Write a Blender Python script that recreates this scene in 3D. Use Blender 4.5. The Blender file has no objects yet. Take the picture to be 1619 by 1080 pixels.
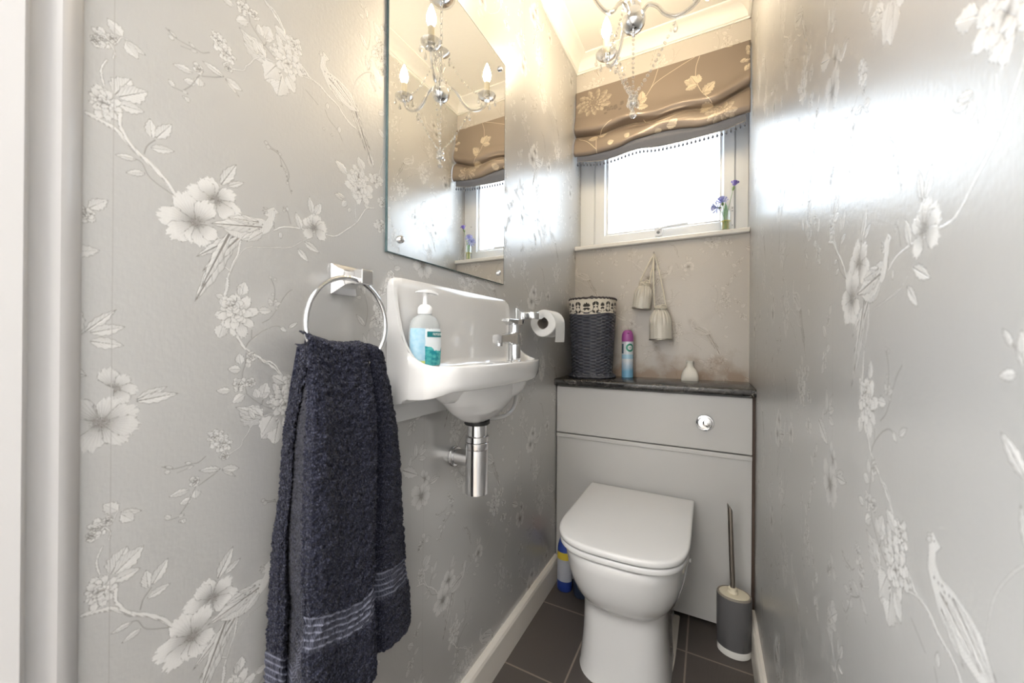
import bpy, bmesh, math, random
import numpy as np
from mathutils import Vector, Matrix
random.seed(7); RNG=np.random.default_rng(11)
S=bpy.context.scene; COL=S.collection
pi=math.pi; sin=math.sin; cos=math.cos
# ---------------------------------------------------------------- camera
CAM=(0.5992,-1.8353,1.0451); YAW,PITCH,ROLL,FPX=0.4814,0.0015,0.0073,593.75
cd=bpy.data.cameras.new('camera'); co=bpy.data.objects.new('camera',cd); COL.objects.link(co)
f_=Vector((-sin(YAW)*cos(PITCH),cos(YAW)*cos(PITCH),sin(PITCH))); r0=Vector((cos(YAW),sin(YAW),0)); u0=r0.cross(f_)
r_=cos(ROLL)*r0+sin(ROLL)*u0; u_=-sin(ROLL)*r0+cos(ROLL)*u0
M=Matrix((r_,u_,-f_)).transposed().to_4x4(); M.translation=CAM; co.matrix_world=M
cd.sensor_width=36; cd.lens=FPX/1619*36; cd.clip_start=.02; cd.dof.use_dof=True; cd.dof.focus_distance=1.5; cd.dof.aperture_fstop=5.6; S.camera=co
# ---------------------------------------------------------------- light
S.view_settings.view_transform='Standard'; S.view_settings.look='None'; S.view_settings.gamma=1
S.view_settings.use_curve_mapping=False; S.view_settings.exposure=0.10
S.cycles.use_denoising=True; S.cycles.sample_clamp_indirect=6; S.cycles.max_bounces=10; S.cycles.transparent_max_bounces=16
S.cycles.caustics_reflective=False; S.cycles.caustics_refractive=False
wd=bpy.data.worlds.new('sky'); S.world=wd; wd.use_nodes=True; nt=wd.node_tree; nt.nodes.clear()
wo=nt.nodes.new('ShaderNodeOutputWorld'); bg=nt.nodes.new('ShaderNodeBackground'); tc=nt.nodes.new('ShaderNodeTexCoord')
sx=nt.nodes.new('ShaderNodeSeparateXYZ'); rp=nt.nodes.new('ShaderNodeValToRGB')
rp.color_ramp.elements[0].position=0.0; rp.color_ramp.elements[0].color=(.74,.80,.84,1)
rp.color_ramp.elements[1].position=1.0; rp.color_ramp.elements[1].color=(.58,.80,1.04,1)
e=rp.color_ramp.elements.new(.35); e.color=(.84,.95,1.08,1)
nt.links.new(tc.outputs['Generated'],sx.inputs[0]); nt.links.new(sx.outputs['Z'],rp.inputs[0]); nt.links.new(rp.outputs[0],bg.inputs[0]); nt.links.new(bg.outputs[0],wo.inputs[0])
bg.inputs[1].default_value=6.0
def area(name,loc,rot,sx_,sy_,power,col):
    l=bpy.data.lights.new(name,'AREA'); l.shape='RECTANGLE'; l.size=sx_; l.size_y=sy_; l.energy=power; l.color=col
    o=bpy.data.objects.new(name,l); o.location=loc; o.rotation_euler=rot; COL.objects.link(o); return o
# unseen fill lamps added in the hallway, one overhead, one at its end
area('hall_ceiling_fill',(.45,-2.45,2.36),(0,0,0),1.0,.6,38.0,(1,.96,.92))
area('hall_side_fill',(-.96,-2.55,1.35),(pi/2,0,-pi/2),1.0,1.6,75.0,(.90,.95,1.0))
BULB_STRENGTH=250.0; BULB_COL=(1,.80,.53)
# ---------------------------------------------------------------- node helpers
def mat(name):
    m=bpy.data.materials.new(name); m.use_nodes=True; return m,m.node_tree,m.node_tree.nodes['Principled BSDF']
def pm(name,col,rough=.5,metal=0,coat=0,spec=.5,bump=0,bscale=200,trans=0,ior=1.45,emis=None,sheen=0,sss=0):
    m,nt,p=mat(name); p.inputs['Base Color'].default_value=(*col,1); p.inputs['Roughness'].default_value=rough
    p.inputs['Metallic'].default_value=metal; p.inputs['Coat Weight'].default_value=coat; p.inputs['Specular IOR Level'].default_value=spec
    p.inputs['Transmission Weight'].default_value=trans; p.inputs['IOR'].default_value=ior; p.inputs['Sheen Weight'].default_value=sheen
    if emis: p.inputs['Emission Color'].default_value=(*emis[0],1); p.inputs['Emission Strength'].default_value=emis[1]
    if bump:
        n=nt.nodes.new('ShaderNodeTexNoise'); n.inputs['Scale'].default_value=bscale; t=nt.nodes.new('ShaderNodeTexCoord')
        b=nt.nodes.new('ShaderNodeBump'); b.inputs['Strength'].default_value=bump; b.inputs['Distance'].default_value=.001
        nt.links.new(t.outputs['Object'],n.inputs['Vector']); nt.links.new(n.outputs[0],b.inputs['Height']); nt.links.new(b.outputs[0],p.inputs['Normal'])
    return m
def N(nt,t,**k):
    n=nt.nodes.new(t)
    for a,v in k.items():
        if isinstance(v,tuple) and len(v)==2 and v[0]=='in': continue
        setattr(n,a,v)
    return n
def mixc(nt,f,a,b):
    m=nt.nodes.new('ShaderNodeMix'); m.data_type='RGBA'
    for i,v in ((0,f),(6,a),(7,b)):
        if isinstance(v,(tuple,list)): m.inputs[i].default_value=(*v,1) if len(v)==3 else v
        elif isinstance(v,(int,float)): m.inputs[i].default_value=v
        else: nt.links.new(v,m.inputs[i])
    return m.outputs[2]
def mth(nt,op,a,b=0.,c=0.,clamp=False):
    m=nt.nodes.new('ShaderNodeMath'); m.operation=op; m.use_clamp=clamp
    for i,v in enumerate((a,b,c)):
        if isinstance(v,(int,float)): m.inputs[i].default_value=v
        else: nt.links.new(v,m.inputs[i])
    return m.outputs[0]
# ---------------------------------------------------------------- mesh helpers
ORG={}
def empty(name,loc,label=None,cat=None,group=None,kind=None):
    o=bpy.data.objects.new(name,None); o.empty_display_size=.03; o.location=loc; COL.objects.link(o); ORG[o.name]=Vector(loc)
    tag(o,label,cat,group,kind); return o
def tag(o,label=None,cat=None,group=None,kind=None):
    if label:o['label']=label
    if cat:o['category']=cat
    if group:o['group']=group
    if kind:o['kind']=kind
    return o
def part(name,geo,m,parent=None,org=None,smooth=True,uv=None,label=None):
    V,F=geo[0],geo[1]; uv=geo[2] if len(geo)>2 and uv is None else uv
    po=ORG[parent.name] if parent else Vector((0,0,0))
    org=Vector(org) if org is not None else po
    me=bpy.data.meshes.new(name); me.from_pydata([tuple(Vector(v)-org) for v in V],[],F)
    o=bpy.data.objects.new(name,me); o.location=org-po; COL.objects.link(o); o.parent=parent; ORG[o.name]=org
    if isinstance(m,(list,tuple)):
        for a in m: me.materials.append(a)
    elif m: me.materials.append(m)
    if uv is not None:
        l=me.uv_layers.new(name='uv'); vi=np.zeros(len(me.loops),dtype=np.int32); me.loops.foreach_get('vertex_index',vi)
        l.data.foreach_set('uv',np.asarray(uv,dtype=np.float32)[vi].ravel())
    bm=bmesh.new(); bm.from_mesh(me); bmesh.ops.recalc_face_normals(bm,faces=bm.faces); bm.to_mesh(me); bm.free()
    if smooth:
        me.polygons.foreach_set('use_smooth',[True]*len(me.polygons))
        if smooth!='all':
            try: me.set_sharp_from_angle(angle=math.radians(38))
            except Exception: pass
    if label:o['label']=label
    return o
def flip_check(o): return o
def bevel(o,w=.002,seg=2):
    b=o.modifiers.new('bevel','BEVEL'); b.width=w; b.segments=seg; b.limit_method='ANGLE'; b.angle_limit=math.radians(40); return o
def join(*gs):
    V=[];F=[]
    for g in gs:
        n=len(V); V+=list(g[0]); F+=[tuple(i+n for i in f) for f in g[1]]
    return V,F
def box(x0,x1,y0,y1,z0,z1):
    V=[(x,y,z) for x in (x0,x1) for y in (y0,y1) for z in (z0,z1)]
    return V,[(0,1,3,2),(4,6,7,5),(0,4,5,1),(2,3,7,6),(0,2,6,4),(1,5,7,3)]
def loft(rings,cap0=True,cap1=True,closed=True):
    n=len(rings[0]); V=[p for r in rings for p in r]; F=[]
    for j in range(len(rings)-1):
        for i in range(n if closed else n-1):
            k=(i+1)%n; F.append((j*n+i,j*n+k,(j+1)*n+k,(j+1)*n+i))
    if cap0: F.append(tuple(range(n))[::-1])
    if cap1: F.append(tuple((len(rings)-1)*n+i for i in range(n)))
    return V,F
def frame_of(d):
    d=Vector(d).normalized(); a=Vector((0,0,1)) if abs(d.z)<.9 else Vector((1,0,0)); u=d.cross(a).normalized(); return u,d.cross(u).normalized()
def lathe(c,prof,n=32,axis=(0,0,1),cap0=True,cap1=True,sx=1,sy=1):
    """prof: list of (r,h) along axis"""
    c=Vector(c); a=Vector(axis).normalized()
    if abs(a.z)>.99: u,v=Vector((1,0,0)),Vector((0,1,0))
    else: u,v=frame_of(a)
    return loft([[tuple(c+a*h+u*(r*sx*cos(2*pi*i/n))+v*(r*sy*sin(2*pi*i/n))) for i in range(n)] for r,h in prof],cap0,cap1)
def cyl(a,b,r,n=24,r2=None):
    a,b=Vector(a),Vector(b); L=(b-a).length; return lathe(a,[(r,0),(r2 if r2 is not None else r,L)],n,b-a)
def cr(pts,k=8):
    P=[Vector(p) for p in pts]; P=[2*P[0]-P[1]]+P+[2*P[-1]-P[-2]]; out=[]
    for i in range(1,len(P)-2):
        for j in range(k):
            t=j/k; p0,p1,p2,p3=P[i-1:i+3]
            out.append(.5*((2*p1)+(p2-p0)*t+(2*p0-5*p1+4*p2-p3)*t*t+(3*p1-p0-3*p2+p3)*t**3))
    out.append(P[-2]); return out
def tube(pts,r,n=10,closed=False,rfun=None,sy=1):
    P=[Vector(p) for p in pts]; m=len(P); rings=[]; 
    prev=None
    for i in range(m):
        a=P[(i-1)%m] if (closed or i>0) else P[i]; b=P[(i+1)%m] if (closed or i<m-1) else P[i]
        d=(b-a).normalized()
        if prev is None: u,v=frame_of(d)
        else:
            u=(prev-d*prev.dot(d)).normalized(); v=d.cross(u)
        prev=u; rr=rfun(i/(m-1)) if rfun else r
        rings.append([tuple(P[i]+u*(rr*cos(2*pi*k/n))+v*(rr*sy*sin(2*pi*k/n))) for k in range(n)])
    if closed: rings.append(rings[0]); 
    return loft(rings,not closed,not closed)
def ellips(c,rx,ry,rz,n=16,m=10):
    c=Vector(c); return loft([[ (c.x+rx*sin(pi*j/m)*cos(2*pi*i/n),c.y+ry*sin(pi*j/m)*sin(2*pi*i/n),c.z-rz*cos(pi*j/m)) for i in range(n)] for j in range(1,m)])
def grid(fn,nu,nv,uvs=True):
    V=[];UV=[]
    for j in range(nv+1):
        for i in range(nu+1):
            V.append(fn(i/nu,j/nv)); UV.append((i/nu,j/nv))
    F=[(j*(nu+1)+i,j*(nu+1)+i+1,(j+1)*(nu+1)+i+1,(j+1)*(nu+1)+i) for j in range(nv) for i in range(nu)]
    return V,F,UV
def prism(poly,axis,a,b):
    """poly 2D extruded along axis: x->(y,z), y->(x,z), z->(x,y)"""
    def P(p,t): return {'x':(t,p[0],p[1]),'y':(p[0],t,p[1]),'z':(p[0],p[1],t)}[axis]
    return loft([[P(p,a) for p in poly],[P(p,b) for p in poly]])
def rrect(x0,x1,y0,y1,r,k=5):
    out=[]
    for cx,cy,a in ((x1-r,y1-r,0),(x0+r,y1-r,pi/2),(x0+r,y0+r,pi),(x1-r,y0+r,1.5*pi)):
        for i in range(k+1): t=a+pi/2*i/k; out.append((cx+r*cos(t),cy+r*sin(t)))
    return out
def copy_of(o,parent,loc,rot=None,scale=None):
    c=o.copy(); COL.objects.link(c); c.parent=parent; c.location=loc
    if rot is not None:c.rotation_euler=rot
    if scale is not None:c.scale=scale
    return c
def text(name,s,size,m,parent,loc,xd,yd,depth=.0003,sx=1,label=None):
    c=bpy.data.curves.new(name,'FONT'); c.body=s; c.size=size; c.extrude=depth; c.align_x='CENTER'; c.align_y='CENTER'
    t=bpy.data.objects.new(name+'_src',c); COL.objects.link(t); dg=bpy.context.evaluated_depsgraph_get()
    me=bpy.data.meshes.new_from_object(t.evaluated_get(dg)); bpy.data.objects.remove(t)
    o=bpy.data.objects.new(name,me); me.materials.clear(); me.materials.append(m); COL.objects.link(o); o.parent=parent
    xd=Vector(xd).normalized(); yd=Vector(yd).normalized(); zd=xd.cross(yd)
    mm=Matrix((xd*sx,yd,zd)).transposed().to_4x4(); mm.translation=Vector(loc)-ORG[parent.name]; o.matrix_basis=mm; ORG[o.name]=Vector(loc)
    if label:o['label']=label
    return o
# ---------------------------------------------------------------- print drawing (code-drawn surface patterns)
class Canvas:
    def __init__(s,wm,hm,mmpx,wrap=True,half=False):
        s.px=mmpx; s.W=int(round(wm/mmpx)); s.H=int(round(hm/mmpx)); s.wm=wm; s.hm=hm; s.a=np.full((s.H,s.W),.5,np.float32); s.wrap=wrap; s.half=half
    def shifts(s): return ((0,0),(s.wm/2,s.hm/2)) if s.half else ((0,0),)
    def put(s,x0,x1,y0,y1,fn):
        for dx,dy in s.shifts():
            ix=np.arange(int((x0+dx)/s.px)-2,int((x1+dx)/s.px)+3); iy=np.arange(int((y0+dy)/s.px)-2,int((y1+dy)/s.px)+3)
            if not s.wrap: ix=ix[(ix>=0)&(ix<s.W)]; iy=iy[(iy>=0)&(iy<s.H)]
            if len(ix)==0 or len(iy)==0: continue
            X,Y=np.meshgrid(ix*s.px-dx,iy*s.px-dy); al,t=fn(X,Y); al=np.clip(al,0,1)
            I=np.ix_(iy%s.H,ix%s.W); s.a[I]=s.a[I]*(1-al)+t*al
    def leaf(s,b,t,wd=.28,tone=.9,ruff=0,kind='leaf',seed=0,line=.6):
        b=np.array(b,float);t=np.array(t,float);d=t-b;L=np.hypot(*d)
        if L<1e-6:return
        d/=L;n=np.array([-d[1],d[0]]);m=wd*L*1.3+2; lo=np.minimum(b,t)-m;hi=np.maximum(b,t)+m
        def fn(X,Y):
            u=((X-b[0])*d[0]+(Y-b[1])*d[1])/L; v=((X-b[0])*n[0]+(Y-b[1])*n[1]); uc=np.clip(u,0,1)
            if kind=='leaf':
                pr=wd*L*np.sin(pi*uc**.8)**.9*(1+.10*np.sin(uc*30+seed))
                e=pr-np.abs(v)
            else:
                v2=v/(wd*L+1e-9); tip=1-.16*np.abs(v2)**2+ruff*np.sin(v2*11+seed*1.7)*.5+ruff*.4*np.sin(v2*23+seed)
                uu=np.clip(u/np.maximum(tip,.3),0,1); pr=wd*L*np.minimum(1,(uu*1.5)**.75)*np.sqrt(np.clip(1-uu**7,0,1)); e=np.minimum(pr-np.abs(v),(tip-u)*L)
            al=np.clip(e/s.px+.5,0,1)*((u>-.01)&(u<1.02))
            if kind=='leaf':
                sh=tone-.22*(v*1>0)*(np.abs(v)/(wd*L+1e-9))**.5
                vein=np.abs(v)<max(.018*L,.3)*(1-.6*uc); sv=(np.sin((u-np.abs(v)/L*1.6)*44)>.72)
                sh=np.where(sv,sh-.22,sh); sh=np.where(vein,.22,sh)
            else:
                g=np.clip((u-.15)/.55,0,1); sh=.36+(tone-.36)*g**.8; ray=np.sin(np.arctan2(v,u*L+1e-6)*46+seed*3)
                sh=sh-.20*(ray>.35)*(1-g)-.10*(ray>.8)
            sh=np.where(e<line,.22,sh); return al,sh
        s.put(lo[0],hi[0],lo[1],hi[1],fn)
    def branch(s,w,pts,tone=.9):
        P=np.array(pts,float)
        if len(P)>2:
            Q=[];PP=np.vstack([2*P[0]-P[1],P,2*P[-1]-P[-2]])
            for i in range(1,len(PP)-2):
                for j in range(4):
                    t=j/4;a,b,c,d=PP[i-1:i+3];Q.append(.5*((2*b)+(c-a)*t+(2*a-5*b+4*c-d)*t*t+(3*b-a-3*c+d)*t**3))
            P=np.array(Q+[P[-1]])
        lo=P.min(0)-w-2;hi=P.max(0)+w+2
        def fn(X,Y):
            D=np.full(X.shape,1e9);SG=np.zeros(X.shape)
            for a,b in zip(P[:-1],P[1:]):
                ab=b-a;l2=max(ab@ab,1e-9);t=np.clip(((X-a[0])*ab[0]+(Y-a[1])*ab[1])/l2,0,1)
                dx=X-a[0]-t*ab[0];dy=Y-a[1]-t*ab[1];d=np.hypot(dx,dy);k=d<D;D=np.where(k,d,D);SG=np.where(k,dx*(-ab[1])+dy*ab[0],SG)
            ww=w/2*(1+.22*np.sin(X*.45+Y*.31)*np.sin(Y*.5)) if w>1.8 else w/2
            al=np.clip((ww-D)/s.px+.5,0,1)
            if w>1.4:
                sh=np.where(D>ww-.42,.25,tone); side=(SG if P[-1][0]>P[0][0] else -SG)
                sh=np.where((side<0)&(D>ww*.35)&(np.sin(X*2.1+Y*1.7)>-.3),.34,sh)
            else: sh=np.full(X.shape,.28 if w<1.3 else .34)
            return al,sh
        s.put(lo[0],hi[0],lo[1],hi[1],fn)
    def poly(s,pts,tone,feather=True):
        P=np.array(pts,float);lo=P.min(0)-1;hi=P.max(0)+1
        def fn(X,Y):
            ins=np.zeros(X.shape,bool);D=np.full(X.shape,1e9);n=len(P)
            for i in range(n):
                a,b=P[i],P[(i+1)%n]
                c=((a[1]>Y)!=(b[1]>Y))&(X<(b[0]-a[0])*(Y-a[1])/((b[1]-a[1]) or 1e-9)+a[0]);ins^=c
                ab=b-a;t=np.clip(((X-a[0])*ab[0]+(Y-a[1])*ab[1])/max(ab@ab,1e-9),0,1);D=np.minimum(D,np.hypot(X-a[0]-t*ab[0],Y-a[1]-t*ab[1]))
            sd=np.where(ins,D,-D);al=np.clip(sd/s.px+.5,0,1);sh=np.full(X.shape,tone)
            if feather: sh=sh+.16*np.sign(np.sin(X*2.2+np.sin(Y*2.4)*1.3))*np.sign(np.sin(Y*2.2))
            sh=np.where(sd<.45,.24,sh);return al,sh
        s.put(lo[0],hi[0],lo[1],hi[1],fn)
    def dot(s,c,r,tone=.3):
        def fn(X,Y):
            d=np.hypot(X-c[0],Y-c[1]);return np.clip((r-d)/s.px+.5,0,1),np.where(d<r-.5,tone if r<1.5 else .62,.24)
        s.put(c[0]-r,c[0]+r,c[1]-r,c[1]+r,fn)
    def rose(s,c,rr2,seed=0,n=9,tone=.93):
        rg=random.Random(seed*7+1);c=np.array(c,float); rx,rz=rr2; r=max(rx,rz)*1.12; sc=np.array([rx,rz])/max(rx,rz)
        for rr,k,w in ((1.0,n,.46),(.76,n-1,.48),(.53,max(4,n-3),.56),(.32,4,.66)):
            if r*rr<2.5: continue
            a0=rg.random()*6;off=c+np.array([rg.uniform(-.08,.08),rg.uniform(-.02,.14)])*r*sc
            for i in range(k):
                a=a0+2*pi*i/k+rg.uniform(-.2,.2);L=r*rr*rg.uniform(.82,1.1)
                s.leaf(off,off+L*np.array([cos(a),sin(a)])*sc,w*(2.9/k)**.5 if k>5 else w,tone-rg.random()*.10,.07,'petal',rg.random()*9,.8)
    def hib(s,c,tips,r=.9):
        c=np.array(c,float)
        for i,t in enumerate(tips): s.leaf(c,t,.38,r,.10,'petal',i*2.3,.6)
        rg=random.Random(int(c[0]))
        L=np.mean([np.hypot(*(np.array(t)-c)) for t in tips])
        for i in range(9):
            a=rg.random()*2*pi;e=c+L*.3*rg.uniform(.5,1.1)*np.array([cos(a),sin(a)]);s.branch(.7,[c,e]);s.dot(e,.7,.95)
    def run(s,els,ox=0,oy=0):
        A=lambda p:(p[0]+ox,p[1]+oy)
        for e in els:
            k=e[0]
            if k=='L': s.leaf(A(e[1]),A(e[2]),e[3])
            elif k=='B': s.branch(e[1],[A(p) for p in e[2]])
            elif k=='R': s.rose(A(e[1]),e[2],e[3],e[4])
            elif k=='H': s.hib(A(e[1]),[A(p) for p in e[2]],e[3])
            elif k=='G': s.poly([A(p) for p in e[2]],e[1])
            elif k=='O':
                for p in e[2]: s.dot(A(p),e[1])
    def image(s,name):
        im=bpy.data.images.new(name,s.W,s.H,alpha=False,float_buffer=False); im.colorspace_settings.name='Non-Color'
        b=np.ones((s.H,s.W,4),np.float32); b[...,:3]=s.a[...,None]; im.pixels.foreach_set(b.ravel()); im.update(); im.pack(); return im
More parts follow.
